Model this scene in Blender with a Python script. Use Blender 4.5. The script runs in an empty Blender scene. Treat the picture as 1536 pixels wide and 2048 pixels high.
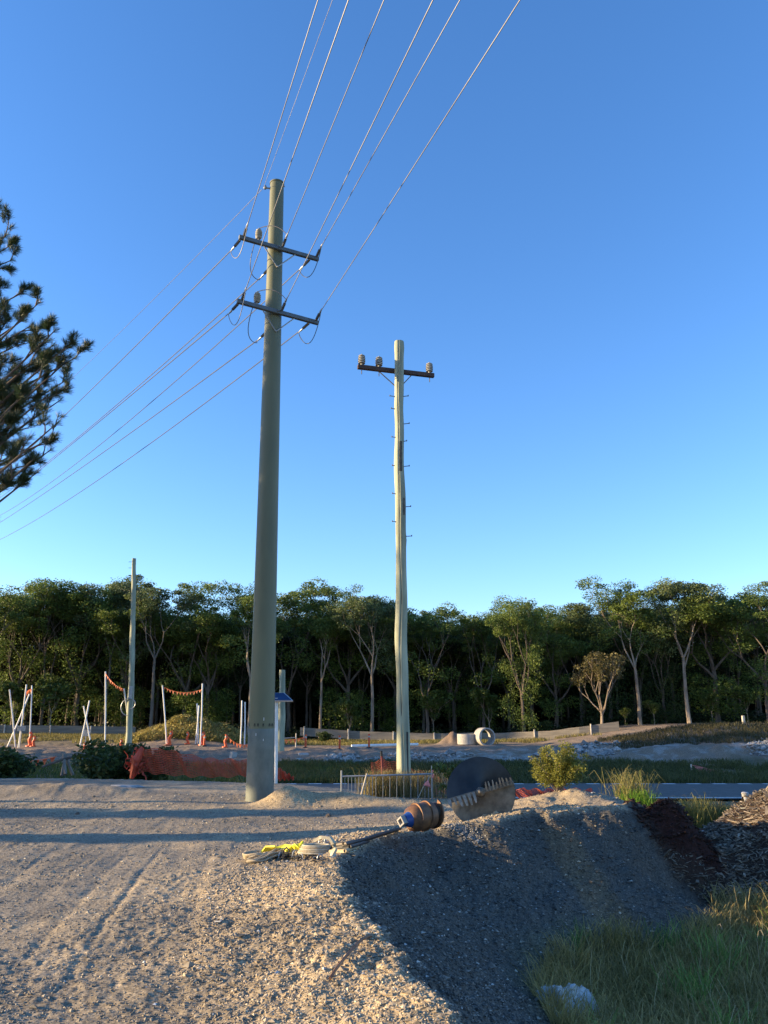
import bpy, math, random
import numpy as np
from mathutils import Vector, Matrix
R = math.radians
rnd = random.Random(7)
RS = np.random.RandomState(11)
scn = bpy.context.scene
col = scn.collection

# ------------------------------------------------------------------ camera
F = 1547.0
PITCH = R(15.05)
EYE = 1.65
cp, sp = math.cos(PITCH), math.sin(PITCH)
def ray(px, py):
    u = 1024.0 - py
    return ((px - 768.0), F*cp - u*sp, F*sp + u*cp)
def P(px, py, Y):
    a, b, c = ray(px, py); t = Y/b
    return Vector((a*t, Y, EYE + c*t))
def G(px, py, z=0.0):
    a, b, c = ray(px, py); t = (z-EYE)/c
    return Vector((a*t, b*t, z))
cam_d = bpy.data.cameras.new('camera')
cam = bpy.data.objects.new('camera', cam_d); col.objects.link(cam)
cam.location = (0, 0, EYE); cam.rotation_euler = (R(90)+PITCH, 0, 0)
cam_d.sensor_fit = 'VERTICAL'; cam_d.sensor_height = 24.0
cam_d.lens = 24.0*F/2048.0
cam_d.clip_start = 0.05; cam_d.clip_end = 6000
scn.camera = cam

# ------------------------------------------------------------------ light
SUN_EL = R(12.0)
SUN_AZ = math.atan2(-1.0, 0.035)          # direction to the sun: x=-1, slightly ahead
sdir = Vector((-1.0, -0.02, 0)).normalized()
sun_vec = Vector((sdir.x*math.cos(SUN_EL), sdir.y*math.cos(SUN_EL), math.sin(SUN_EL)))
w = bpy.data.worlds.new('World'); scn.world = w; w.use_nodes = True
nt = w.node_tree; nt.nodes.clear()
sky = nt.nodes.new('ShaderNodeTexSky'); sky.sky_type = 'NISHITA'; sky.sun_disc = False
sky.sun_elevation = SUN_EL; sky.sun_rotation = math.atan2(sdir.x, sdir.y)
sky.air_density = 1.0; sky.dust_density = 0.15; sky.ozone_density = 3.0; sky.altitude = 0
bg = nt.nodes.new('ShaderNodeBackground'); bg.inputs[1].default_value = 0.14
out = nt.nodes.new('ShaderNodeOutputWorld')
hs = nt.nodes.new('ShaderNodeHueSaturation'); hs.inputs['Saturation'].default_value = 1.16; tn = nt.nodes.new('ShaderNodeMix'); tn.data_type = 'RGBA'; tn.blend_type = 'MULTIPLY'; tn.inputs[0].default_value = 1; tn.inputs[7].default_value = (1.01, .945, 1.07, 1)
nt.links.new(sky.outputs[0], hs.inputs['Color']); nt.links.new(hs.outputs[0], tn.inputs[6]); nt.links.new(tn.outputs[2], bg.inputs[0]); nt.links.new(bg.outputs[0], out.inputs[0])
ld = bpy.data.lights.new('sun', 'SUN'); ld.energy = 5.0; ld.angle = R(0.55); ld.color = (1.0, 0.75, 0.42)
lo = bpy.data.objects.new('sun', ld); col.objects.link(lo)
lo.rotation_euler = sun_vec.to_track_quat('Z', 'Y').to_euler(); lo.location = (-60, 0, 40)
scn.view_settings.view_transform = 'Standard'; scn.view_settings.look = 'None'
scn.view_settings.exposure = 1.42; scn.view_settings.gamma = 1.0
scn.render.film_transparent = False
try:
    scn.cycles.max_bounces = 6; scn.cycles.diffuse_bounces = 3
except Exception: pass

# ------------------------------------------------------------------ materials
def srgb(r, g, b):
    f = lambda c: (c/255.0/12.92 if c/255.0 <= .04045 else ((c/255.0+.055)/1.055)**2.4)
    return (f(r), f(g), f(b))
MATS = {}
def mat(name, c1, c2=None, scale=8.0, rough=0.7, bump=0.0, bscale=None, metal=0.0, stretch=None, attr=None, trans=0.0,
        detail=6.0, spec=0.5, coords='Object', speck=None):
    if name in MATS: return MATS[name]
    m = bpy.data.materials.new(name); m.use_nodes = True
    n = m.node_tree.nodes; L = m.node_tree.links
    b = n['Principled BSDF']; o = n['Material Output']
    b.inputs['Roughness'].default_value = rough; b.inputs['Metallic'].default_value = metal
    b.inputs['Specular IOR Level'].default_value = spec
    tc = n.new('ShaderNodeTexCoord'); mp = n.new('ShaderNodeMapping')
    if coords == 'World':
        ge = n.new('ShaderNodeNewGeometry'); L.new(ge.outputs['Position'], mp.inputs[0])
    else:
        L.new(tc.outputs[coords], mp.inputs[0])
    if stretch: mp.inputs['Scale'].default_value = stretch
    c2 = c2 or tuple(x*0.75 for x in c1)
    nz = n.new('ShaderNodeTexNoise'); nz.inputs['Scale'].default_value = scale; nz.inputs['Detail'].default_value = detail
    nz.inputs['Roughness'].default_value = 0.62
    L.new(mp.outputs[0], nz.inputs['Vector'])
    rp = n.new('ShaderNodeValToRGB'); rp.color_ramp.elements[0].position = 0.36; rp.color_ramp.elements[1].position = 0.66
    rp.color_ramp.elements[0].color = (*c2, 1); rp.color_ramp.elements[1].color = (*c1, 1)
    L.new(nz.outputs['Fac'], rp.inputs[0])
    cout = rp.outputs[0]
    if speck:       # small pale / dark grains of the material itself
        v = n.new('ShaderNodeTexVoronoi'); v.inputs['Scale'].default_value = speck[0]
        L.new(mp.outputs[0], v.inputs['Vector'])
        sx = n.new('ShaderNodeSeparateColor'); L.new(v.outputs['Color'], sx.inputs[0])
        r2 = n.new('ShaderNodeValToRGB'); r2.color_ramp.elements[0].color = (speck[1],)*3+(1,)
        r2.color_ramp.elements[1].color = (speck[2],)*3+(1,)
        L.new(sx.outputs[0], r2.inputs[0])
        mx = n.new('ShaderNodeMix'); mx.data_type = 'RGBA'; mx.blend_type = 'MULTIPLY'; mx.inputs[0].default_value = 1
        L.new(cout, mx.inputs[6]); L.new(r2.outputs[0], mx.inputs[7]); cout = mx.outputs[2]
    if attr:
        at = n.new('ShaderNodeAttribute'); at.attribute_name = attr
        mx = n.new('ShaderNodeMix'); mx.data_type = 'RGBA'; mx.blend_type = 'MULTIPLY'; mx.inputs[0].default_value = 1
        L.new(cout, mx.inputs[6]); L.new(at.outputs['Color'], mx.inputs[7]); cout = mx.outputs[2]
    L.new(cout, b.inputs['Base Color'])
    if bump:
        nb = n.new('ShaderNodeTexNoise'); nb.inputs['Scale'].default_value = bscale or scale*2; nb.inputs['Detail'].default_value = 8
        L.new(mp.outputs[0], nb.inputs['Vector'])
        bp = n.new('ShaderNodeBump'); bp.inputs['Strength'].default_value = min(1.0, bump*10 if bump < .1 else 1.0)
        bp.inputs['Distance'].default_value = bump
        L.new(nb.outputs['Fac'], bp.inputs['Height']); L.new(bp.outputs[0], b.inputs['Normal'])
    if trans:
        tr = n.new('ShaderNodeBsdfTranslucent'); L.new(cout, tr.inputs[0])
        ms = n.new('ShaderNodeMixShader'); ms.inputs[0].default_value = trans
        L.new(b.outputs[0], ms.inputs[1]); L.new(tr.outputs[0], ms.inputs[2]); L.new(ms.outputs[0], o.inputs[0])
    MATS[name] = m
    return m

M_ground = mat('gravel_ground', (1, 1, 1), (.66, .66, .68), scale=26, rough=.9, bump=.02, bscale=55, attr='Col', coords='World', speck=(75, .5, 1.35), spec=.25)
M_stone = mat('stone_chips', (1, 1, 1), (.7, .7, .7), scale=20, rough=.7, attr='Col', coords='World', spec=.35)
M_asph = mat('asphalt', (.105, .10, .095), (.07, .067, .063), scale=3, rough=.85, bump=.004, bscale=200, coords='World', speck=(140, .7, 1.3))
M_paint = mat('road_paint', (.7, .7, .68), (.45, .45, .44), scale=14, rough=.6, coords='World')
M_leaf = mat('leaf', (1, 1, 1), (.75, .8, .7), scale=1.2, rough=.55, attr='Col', trans=.36, coords='World', spec=.3)
M_needle = mat('pine_needle', (.05, .075, .03), (.028, .048, .018), scale=3, rough=.5, trans=.2, attr='Col', coords='World')
M_grass = mat('grass_blade', (1, 1, 1), (.7, .7, .7), scale=2.5, rough=.6, attr='Col', trans=.3, coords='World', spec=.25)
M_cream = mat('cream_webbing', (.52, .46, .33), (.34, .29, .2), scale=20, rough=.8)
M_wire_unlit = mat('unlit_tone_conductor', (.13, .13, .14), (.07, .07, .08), scale=.5, rough=.5, metal=.3, coords='World')  # darker conductor copy, its unlit look against the sky put in the colour
M_bark = mat('gum_bark', (.36, .29, .22), (.17, .125, .09), scale=3.2, rough=.85, bump=.02, stretch=(1, 1, .35), coords='World')
M_bark2 = mat('dark_bark', (.16, .12, .09), (.07, .055, .045), scale=5, rough=.9, bump=.02, stretch=(1, 1, .3), coords='World')
M_steelp = mat('pole_paint', (.150, .152, .090), (.120, .126, .078), scale=2.2, rough=.5, bump=.0015, bscale=9, coords='World', stretch=(1, 1, .25), spec=.3)
M_steelb = mat('pole_butt', (.175, .185, .155), (.095, .112, .098), scale=2.6, rough=.6, bump=.002, bscale=9, coords='World', stretch=(1, 1, .6), spec=.4)
M_groove = mat('pole_marks', (.01, .01, .01), rough=.7)
M_galv = mat('galvanised_steel', (.36, .37, .38), (.24, .25, .26), scale=9, rough=.42, metal=.55)
M_arm = mat('painted_crossarm', (.13, .15, .16), (.09, .105, .115), scale=5, rough=.5, metal=.2)
M_rustarm = mat('rusty_crossarm', (.10, .055, .04), (.05, .03, .025), scale=12, rough=.8, bump=.003)
M_ins = mat('insulator_glaze', (.10, .10, .10), (.07, .065, .065), scale=6, rough=.3)
M_ins2 = mat('weathered_porcelain', (.42, .40, .34), (.26, .245, .21), scale=10, rough=.4)
M_wire = mat('bare_conductor', (.30, .30, .30), (.13, .13, .14), scale=.5, rough=.5, metal=.35, coords='World')
M_cablek = mat('dark_jumper', (.08, .085, .09), (.05, .055, .06), scale=4, rough=.5, metal=.3)
M_wood = mat('weathered_pole_timber', (.39, .40, .285), (.20, .215, .155), scale=5, rough=.85, bump=.012, bscale=22, stretch=(1, 1, .14), coords='World')
M_crack = mat('dark_timber_split', (.045, .038, .028), (.03, .025, .02), scale=9, rough=.95)
M_stain = mat('charred_timber', (.16, .14, .10), (.07, .06, .05), scale=16, rough=.95, coords='World', stretch=(1, 1, .4))
M_peg = mat('step_peg_steel', (.12, .12, .12), rough=.6, metal=.4)
M_pvc = mat('white_pipe_plastic', (.78, .78, .76), (.62, .62, .60), scale=5, rough=.45)
M_orange = mat('orange_plastic', (.78, .13, .03), (.58, .09, .03), scale=5, rough=.5, trans=.12)
M_mesh = mat('orange_mesh_plastic', (.66, .11, .05), (.48, .07, .035), scale=4, rough=.55, trans=.35)
M_flag = mat('faded_orange_flag', (.85, .28, .12), (.75, .2, .08), scale=9, rough=.6, trans=.3)
M_flagp = mat('faded_pink_flag', (.8, .3, .28), (.7, .22, .2), scale=9, rough=.6, trans=.3)
M_sheet = mat('grey_timber_board', (.23, .20, .16), (.14, .125, .105), scale=2.4, rough=.85, bump=.006, stretch=(.25, 1, 3), coords='World')
M_postw = mat('pale_stake', (.55, .5, .42), (.4, .35, .3), scale=6, rough=.8)
M_conc = mat('concrete', (.38, .365, .34), (.26, .25, .235), scale=6, rough=.8, bump=.004, bscale=40)
M_blue = mat('solar_glass', (.012, .045, .13), (.008, .03, .09), scale=2, rough=.5, spec=.15)
M_frame = mat('aluminium_frame', (.6, .6, .6), rough=.35, metal=.7)
M_red = mat('red_star_picket', (.28, .03, .025), (.18, .02, .02), scale=10, rough=.6)
M_steelaug = mat('auger_steel_shade_tone', (.035, .035, .037), (.018, .018, .02), scale=4, rough=.42, metal=.4, bump=.003, bscale=18)  # steel colour darkened so the upper blade reads as turned from the sun
M_dirtlit_steel = mat('muddy_lit_tone_steel', (.20, .17, .13), (.10, .085, .065), scale=8, rough=.85, bump=.01, bscale=25)  # mud, plus the paler tone of the sunlit lower blade
M_teeth = mat('cutting_teeth_steel', (.30, .27, .22), (.13, .115, .095), scale=18, rough=.5, metal=.35)
M_rust = mat('rust_brown_steel', (.24, .12, .055), (.08, .04, .025), scale=7, rough=.55, metal=.3, bump=.004)
M_bluep = mat('blue_paint', (.015, .06, .22), (.015, .05, .2), scale=8, rough=.4)
M_whitep = mat('worn_white_paint', (.6, .59, .56), (.25, .24, .22), scale=14, rough=.5)
M_rope = mat('tan_rope', (.46, .37, .24), (.28, .22, .14), scale=60, rough=.9, bump=.004, bscale=160)
M_yel = mat('yellow_sling', (.80, .74, .04), (.66, .58, .03), scale=9, rough=.6)
M_black = mat('black_rubber_hose', (.022, .022, .024), (.012, .012, .013), scale=12, rough=.5)
M_darkst = mat('dark_oily_steel', (.07, .055, .045), (.03, .025, .022), scale=14, rough=.5, metal=.4)
M_rag = mat('crumpled_white_sheet', (.60, .63, .64), (.36, .39, .40), scale=12, rough=.7, trans=.15)
M_chip = mat('mulch_chips', (1, 1, 1), (.6, .6, .6), scale=14, rough=.9, attr='Col', coords='World', spec=.2)

# ------------------------------------------------------------------ mesh helpers
ORG = {}
def np_mesh(name, V, faces, m, parent=None, smooth=False, cols=None, loc=None, face_sizes=None):
    """faces: (N,k) int array with constant k, or list of such arrays"""
    V = np.asarray(V, dtype=np.float64)
    org = Vector((0, 0, 0))
    if parent is not None: org = ORG[parent.name]
    elif loc is not None: org = Vector(loc)
    V = V - np.array(org)
    if not isinstance(faces, list): faces = [faces]
    faces = [np.asarray(f, dtype=np.int32) for f in faces if len(f)]
    me = bpy.data.meshes.new(name)
    me.vertices.add(len(V)); me.vertices.foreach_set('co', V.astype(np.float32).ravel())
    tot = np.concatenate([np.full(len(f), f.shape[1], dtype=np.int32) for f in faces])
    idx = np.concatenate([f.ravel() for f in faces])
    me.loops.add(len(idx)); me.loops.foreach_set('vertex_index', idx)
    st = np.concatenate([[0], np.cumsum(tot)[:-1]]).astype(np.int32)
    me.polygons.add(len(tot)); me.polygons.foreach_set('loop_start', st); me.polygons.foreach_set('loop_total', tot)
    me.polygons.foreach_set('use_smooth', np.full(len(tot), smooth, dtype=bool))
    if cols is not None:
        a = me.color_attributes.new('Col', 'FLOAT_COLOR', 'POINT')
        c = np.ones((len(V), 4), dtype=np.float32); c[:, :3] = cols
        a.data.foreach_set('color', c.ravel())
    me.update(calc_edges=True); me.validate()
    me.materials.append(m)
    o = bpy.data.objects.new(name, me); col.objects.link(o)
    if parent is not None: o.parent = parent
    else: o.location = org
    ORG[o.name] = org
    return o

class MB:
    def __init__(s): s.v = []; s.f = []
    def add(s, vs, fs):
        n = len(s.v); s.v += [tuple(v) for v in vs]; s.f += [tuple(i+n for i in f) for f in fs]; return s
    def box(s, c, size, rot=None, bev=0.0):
        c = Vector(c); hx, hy, hz = (x/2 for x in size)
        rot = rot or Matrix.Identity(3)
        if bev > 0:
            b = min(bev, hx*.9, hy*.9, hz*.9); vs = []
            # chamfered box: 24 verts
            idx = {}
            for sx in (-1, 1):
                for sy in (-1, 1):
                    for sz in (-1, 1):
                        for ax in range(3):
                            p = [sx*(hx-b), sy*(hy-b), sz*(hz-b)]
                            p[ax] = (sx*hx, sy*hy, sz*hz)[ax]
                            idx[(sx, sy, sz, ax)] = len(vs); vs.append(c + rot@Vector(p))
            fs = []
            for ax in range(3):
                o = [a for a in range(3) if a != ax]
                for sg in (-1, 1):
                    q = []
                    for a, b2 in ((-1, -1), (1, -1), (1, 1), (-1, 1)):
                        k = [0, 0, 0]; k[ax] = sg; k[o[0]] = a; k[o[1]] = b2; q.append(idx[(*k, ax)])
                    fs.append(q)
            for ax in range(3):        # edges along ax
                o = [a for a in range(3) if a != ax]
                for a in (-1, 1):
                    for b2 in (-1, 1):
                        k1 = [0, 0, 0]; k1[o[0]] = a; k1[o[1]] = b2; k2 = list(k1); k1[ax] = -1; k2[ax] = 1
                        fs.append([idx[(*k1, o[0])], idx[(*k2, o[0])], idx[(*k2, o[1])], idx[(*k1, o[1])]])
            for sx in (-1, 1):
                for sy in (-1, 1):
                    for sz in (-1, 1): fs.append([idx[(sx, sy, sz, a)] for a in range(3)])
            return s.add(vs, fs)
        vs = [c + rot@Vector((x*hx, y*hy, z*hz)) for x in (-1, 1) for y in (-1, 1) for z in (-1, 1)]
        return s.add(vs, [(0, 1, 3, 2), (4, 6, 7, 5), (0, 4, 5, 1), (2, 3, 7, 6), (0, 2, 6, 4), (1, 5, 7, 3)])
    def tube(s, pts, rad, n=8, cap=True, flat=1.0):
        pts = [Vector(p) for p in pts]
        if not hasattr(rad, '__len__'): rad = [rad]*len(pts)
        vs = []; ref = None
        for i, p in enumerate(pts):
            d = (pts[min(i+1, len(pts)-1)] - pts[max(i-1, 0)])
            if d.length < 1e-9: d = Vector((0, 0, 1))
            d.normalize()
            if ref is None:
                ref = Vector((0, 0, 1)) if abs(d.z) < .9 else Vector((1, 0, 0))
            a = d.cross(ref)
            if a.length < 1e-6: a = d.cross(Vector((0, 1, .3)))
            a.normalize(); b = a.cross(d); ref = b
            for k in range(n):
                t = 2*math.pi*k/n
                vs.append(p + a*(rad[i]*math.cos(t)) + b*(rad[i]*math.sin(t)*flat))
        fs = []
        for i in range(len(pts)-1):
            for k in range(n):
                fs.append((i*n+k, i*n+(k+1) % n, (i+1)*n+(k+1) % n, (i+1)*n+k))
        if cap:
            fs.append(tuple(range(n))[::-1]); fs.append(tuple((len(pts)-1)*n+k for k in range(n)))
        return s.add(vs, fs)
    def lathe(s, base, axis, prof, n=16):
        """prof: (distance along the axis, radius)"""
        base = Vector(base); axis = Vector(axis).normalized()
        ref = Vector((0, 0, 1)) if abs(axis.z) < .9 else Vector((1, 0, 0))
        a = axis.cross(ref).normalized(); b = a.cross(axis); vs = []
        for t, r in prof:
            for k in range(n):
                q = 2*math.pi*k/n
                vs.append(base + axis*t + a*(r*math.cos(q)) + b*(r*math.sin(q)))
        fs = [(i*n+k, i*n+(k+1) % n, (i+1)*n+(k+1) % n, (i+1)*n+k) for i in range(len(prof)-1) for k in range(n)]
        fs.append(tuple(range(n))[::-1]); fs.append(tuple((len(prof)-1)*n+k for k in range(n)))
        return s.add(vs, fs)
    def build(s, name, m, parent=None, smooth=False, loc=None):
        org = Vector((0, 0, 0))
        if parent is not None: org = ORG[parent.name]
        elif loc is not None: org = Vector(loc)
        me = bpy.data.meshes.new(name)
        me.from_pydata([tuple(Vector(v)-org) for v in s.v], [], s.f); me.update()
        if smooth:
            me.polygons.foreach_set('use_smooth', [True]*len(me.polygons))
            try: me.set_sharp_from_angle(angle=R(38))
            except Exception: pass
        me.materials.append(m)
        o = bpy.data.objects.new(name, me); col.objects.link(o)
        if parent is not None: o.parent = parent
        else: o.location = org
        ORG[o.name] = org
        return o
def tag(o, label=None, cat=None, group=None, kind=None):
    if label: o['label'] = label
    if cat: o['category'] = cat
    if group: o['group'] = group
    if kind: o['kind'] = kind
    return o
def thing(name, loc, label, cat, group=None):
    o = bpy.data.objects.new(name, None); col.objects.link(o); o.location = loc
    o.empty_display_size = .3
    ORG[o.name] = Vector(loc)
    return tag(o, label, cat, group)
def dup(root, loc, rz=0.0, s=1.0, label=None, group=None, sz=None):
    r = root.copy(); col.objects.link(r); r.location = loc; r.rotation_euler = (0, 0, rz); r.scale = (s, s, sz or s)
    if label: r['label'] = label
    if group: r['group'] = group
    for ch in list(root.children):
        c = ch.copy(); col.objects.link(c); c.parent = r
        for g in list(ch.children):
            d = g.copy(); col.objects.link(d); d.parent = c
    return r

# ------------------------------------------------------------------ noise
def vnoise(x, y, seed=0):
    xi = np.floor(x).astype(np.int64); yi = np.floor(y).astype(np.int64)
    xf = x-xi; yf = y-yi
    xf = xf*xf*(3-2*xf); yf = yf*yf*(3-2*yf)
    def h(a, b):
        n = (a*374761393 + b*668265263 + seed*1274126177) & 0xffffffff
        n = ((n ^ (n >> 13))*1274126177) & 0xffffffff
        n = n ^ (n >> 16)
        return (n & 0xffffff)/float(0xffffff)
    return (h(xi, yi)*(1-xf)+h(xi+1, yi)*xf)*(1-yf) + (h(xi, yi+1)*(1-xf)+h(xi+1, yi+1)*xf)*yf - .5
def fbm(x, y, octv=4, seed=0, gain=.5):
    r = 0; a = 1.0; f = 1.0
    for i in range(octv):
        r = r + a*vnoise(x*f+i*17.3, y*f-i*9.1, seed+i); a *= gain; f *= 2.03
    return r
def sstep(a, b, x):
    t = np.clip((x-a)/(b-a), 0, 1); return t*t*(3-2*t)

# ------------------------------------------------------------------ terrain
CR = [(1000, 2230, .24), (890, 2048, .27), (845, 1985, .27), (800, 1925, .27), (740, 1850, .28), (705, 1800, .30), (684, 1765, .30), (678, 1738, .30),
      (686, 1712, .28), (715, 1692, .22), (760, 1674, .18), (800, 1663, .18), (860, 1655, .20), (905, 1650, .24), (950, 1644, .28),
      (985, 1640, .30), (1030, 1627, .34), (1070, 1620, .36), (1105, 1630, .32), (1124, 1625, .34), (1187, 1619, .36), (1226, 1622, .34),
      (1262, 1640, .15), (1296, 1672, -.2)]
poly = []
for px, py, z in CR:
    g = G(px, py, z); poly.append((g.x, g.y, z))
tail = [(4.6, 13.9, -.3), (5.0, 15.2, -.2), (4.7, 16.8, -.2), (3.5, 18.0, -.2), (1.6, 19.2, -.1), (-.6, 20.6, -.05), (-2.5, 21.9, 0), (-5, 22.8, 0.0), (-9, 23.5, .03), (-40, 24.5, .05),
        (-44, -12, 0), (3.2, -12, .2), (1.3, 0, .22)]
poly += tail
PA = np.array(poly)
def pad_sd(x, y):
    """signed distance to the pad outline (positive outside), crest height at the nearest point"""
    n = len(PA); best = np.full(x.shape, 1e9); cz = np.zeros(x.shape); inside = np.zeros(x.shape, dtype=bool)
    for i in range(n):
        ax, ay, az = PA[i]; bx, by, bz = PA[(i+1) % n]
        dx, dy = bx-ax, by-ay; L2 = dx*dx+dy*dy
        t = np.clip(((x-ax)*dx+(y-ay)*dy)/L2, 0, 1)
        d = np.hypot(x-(ax+t*dx), y-(ay+t*dy)); mk = d < best
        best = np.where(mk, d, best); cz = np.where(mk, az+t*(bz-az), cz)
        c = ((ay > y) != (by > y))
        xin = (bx-ax)*(y-ay)/(by-ay+1e-12)+ax
        inside ^= (c & (x < xin))
    return np.where(inside, -best, best), cz
CP = []
for i_ in range(3, len(CR)+8):
    a_, b_ = PA[i_-3], PA[i_-2]; n_ = max(1, int(math.hypot(*(b_-a_)[:2])/.14)); L_ = math.hypot(*(b_-a_)[:2])/n_
    for k_ in range(n_): q_ = a_+(b_-a_)*(k_+.5)/n_; CP.append((q_[0], q_[1], q_[2], L_))
a_, b_ = PA[-1], PA[0]; n_ = 30
for k_ in range(n_): q_ = a_+(b_-a_)*(k_+.5)/n_; CP.append((q_[0], q_[1], q_[2], math.hypot(*(b_-a_)[:2])/n_))
CP = np.array(CP)
def soft_out(x, y, sd, cz):
    """rounded distance from the crest, so the two faces meet in a smooth hollow"""
    m = (sd > .02) & (sd < 6) & (y < 22) & (y > -3)
    if not m.any(): return sd, cz
    xm, ym = x[m], y[m]; S = np.zeros(xm.shape); Zs = np.zeros(xm.shape)
    for a in CP:
        w_ = a[3]/((xm-a[0])**2+(ym-a[1])**2+.003)**2; S += w_; Zs += w_*a[2]
    d_ = (S*2/math.pi)**(-1/3.); sd2 = sd.copy(); cz2 = cz.copy(); f = sstep(.02, .35, sd[m])
    sd2[m] = sd[m]*(1-f)+d_*f; cz2[m] = cz[m]*(1-f)+Zs/S*f
    return sd2, cz2
ROAD_Y0, ROAD_Y1, ROAD_Z = 25.0, 31.0, -.70
def H(x, y, fine=True, full=False):
    x = np.asarray(x, dtype=np.float64); y = np.asarray(y, dtype=np.float64)
    wx = x + .12*fbm(x*2.6, y*2.6, 4, 5, .6) ; wy = y + .12*fbm(x*2.6+40, y*2.6, 4, 6, .6)
    sd, cz = pad_sd(wx, wy); sd, cz = soft_out(wx, wy, sd, cz)
    ins = np.maximum(-sd, 0)
    near = sstep(19, 14.5, y)*sstep(-9, -2, x)
    # pad
    zp = .05*fbm(x*.35, y*.35, 3, 1) + .035*fbm(x*1.3, y*1.3, 3, 2)
    zp = zp*sstep(0, .6, ins) + (cz)*(np.exp(-(ins/.85)**1.6)*.75 + .25*np.exp(-(ins/1.9)**2))
    # small spoil heap between the two poles and the mound with the yellow shrub
    for cx, cy, rx, ry, h in ((-2.0, 16.6, .45, .5, .26), (-1.35, 16.8, .75, .45, .12), (-.35, 16.6, .9, .45, .12), (.35, 16.2, .7, .4, .10), (-.9, 16.9, .4, .35, .08),
                              (3.05, 14.4, 1.25, 1.1, .40), (3.8, 14.0, .7, .8, .16), (-7.2, 18.6, 2.2, .7, .25), (-12, 19.5, 3, 1.0, .3)):
        g = np.exp(-((x-cx)/rx)**2-((y-cy)/ry)**2)
        zp = zp + h*g*(1+.22*fbm(x*3, y*3, 3, 9))
    # wheel tracks running away on the left of the pad
    for off, wd, dp in ((-1.95, .035, .012), (-2.35, .05, .009), (-3.3, .08, .012), (-1.25, .07, .008)):
        u = x - (off - .16*(y-5)+.05*np.sin(y*.5))
        zp = zp - dp*np.exp(-(u/wd)**2)*sstep(13, 9, y)*(.8+.8*vnoise(x*2, y*2, 31))
    # outside
    low = np.interp(y, [-10, 5, 9, 12.2, 13.6, 18, 23.5, 24.7, 31.3, 33, 38.5], [-1.45, -1.35, -1.20, -1.0, -.72, -.62, -.72, -.74, -.74, -.72, -.45])
    low = low + .05*fbm(x*.9, y*.9, 4, 3)*(1-sstep(23, 24.6, y)*sstep(32, 31.2, y))
    up = np.interp(x, [-60, -20, 0, 6, 10, 13, 16, 19, 24, 60], [.05, .0, .05, .14, .20, .52, .98, 1.28, 1.38, 1.5])
    far = up + .5*sstep(-6, -16, x)*sstep(50, 58, y) - .05*(y > 1e9)
    ytop = 46.2 + 1.2*sstep(0, 12, x)
    jag = .9*fbm(x*.28, 3+0*x, 3, 12)
    t = np.clip((y-(39.5+jag))/(ytop-39.5), 0, 1)
    t = t + .22*fbm(x*.5, y*.8, 4, 14)*np.sin(np.clip(t, 0, 1)*math.pi)
    bankz = -.45 + (far+.45)*(.55*sstep(0, .42, t)+.45*sstep(.45, 1, t))
    low = np.where(y > 38.5, bankz, low)
    low = low + np.where(y > 40, .10*fbm(x*.6, y*.6, 4, 15), 0) + np.where((y > 39) & (y < 47), .16*fbm(x*1.6, y*1.6, 3, 16), 0)
    # overgrown mound on the far site, earth heap
    low = low + 1.35*np.exp(-(np.abs((x+12.6)/3.2)**2.6)-((y-52.5)/2.2)**2)*(1+.35*fbm(x*.9, y*.9, 3, 21))
    low = low + .75*np.exp(-((x-4.45)/.75)**2-((y-51.5)/.8)**2)*(1+.8*fbm(x*2.5, y*2.5, 3, 33))
    slope = .66 + .12*vnoise(x*.7, y*.7, 8) + .45*sstep(2.9, 3.9, x)*sstep(11, 12, y)
    zo = cz - slope*np.maximum(sd, 0) + (.05*fbm((x-y*.5)*1.7, (x+y)*.35, 3, 10) + .03*fbm(x*2.4, y*2.4, 4, 11, .6))*sstep(0, .4, sd)
    k = .14
    hh = np.clip(.5+.5*(zo-low)/k, 0, 1); zo = low*(1-hh)+zo*hh + k*hh*(1-hh)
    z = np.where(sd < 0, zp, zo)
    # mulch pile on the right
    mp = 1.45*np.exp(-((x-7.2)/2.1)**2-((y-13.3)/1.6)**2) + .78*np.exp(-((x-4.55)/.55)**2-((y-12.55)/.6)**2)
    z = z + mp*(1+.25*fbm(x*1.8, y*1.8, 3, 18))
    if fine:
        rr = np.hypot(x, y)
        a = np.interp(rr, [0, 6, 16, 26, 60, 100], [1, 1, .9, .6, 1.2, 2])
        pt = sstep(-.05, .25, fbm(x*.55, y*.55, 3, 27))
        rocky = .22 + .55*pt + .8*np.exp(-np.maximum(ins, 0)/.9)*(sd < .0)*(cz > .1) + .7*(sd > 0)
        a = a*np.where((y > ROAD_Y0-.5) & (y < ROAD_Y1+.5) & (sd > 0), .15, 1)
        u_ = x+.16*y
        z = z + np.where(sd < 0, .006*fbm(u_*7, y*.7, 3, 29)+.004*fbm(u_*19, y*1.6, 2, 30), 0)
        z = z + a*rocky*(np.where((sd < 0) & (ins > 1.2), .011, .020)*fbm(x*6, y*6, 3, 22, .6) + .014*fbm(x*17, y*17, 2, 24)*(rr < 25) + .012*vnoise(x*31, y*31, 25)*(rr < 25))
    if full: return z, sd, cz, mp, low
    return z
def Hs(x, y): return float(H(np.array([x]), np.array([y]))[0])

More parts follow.
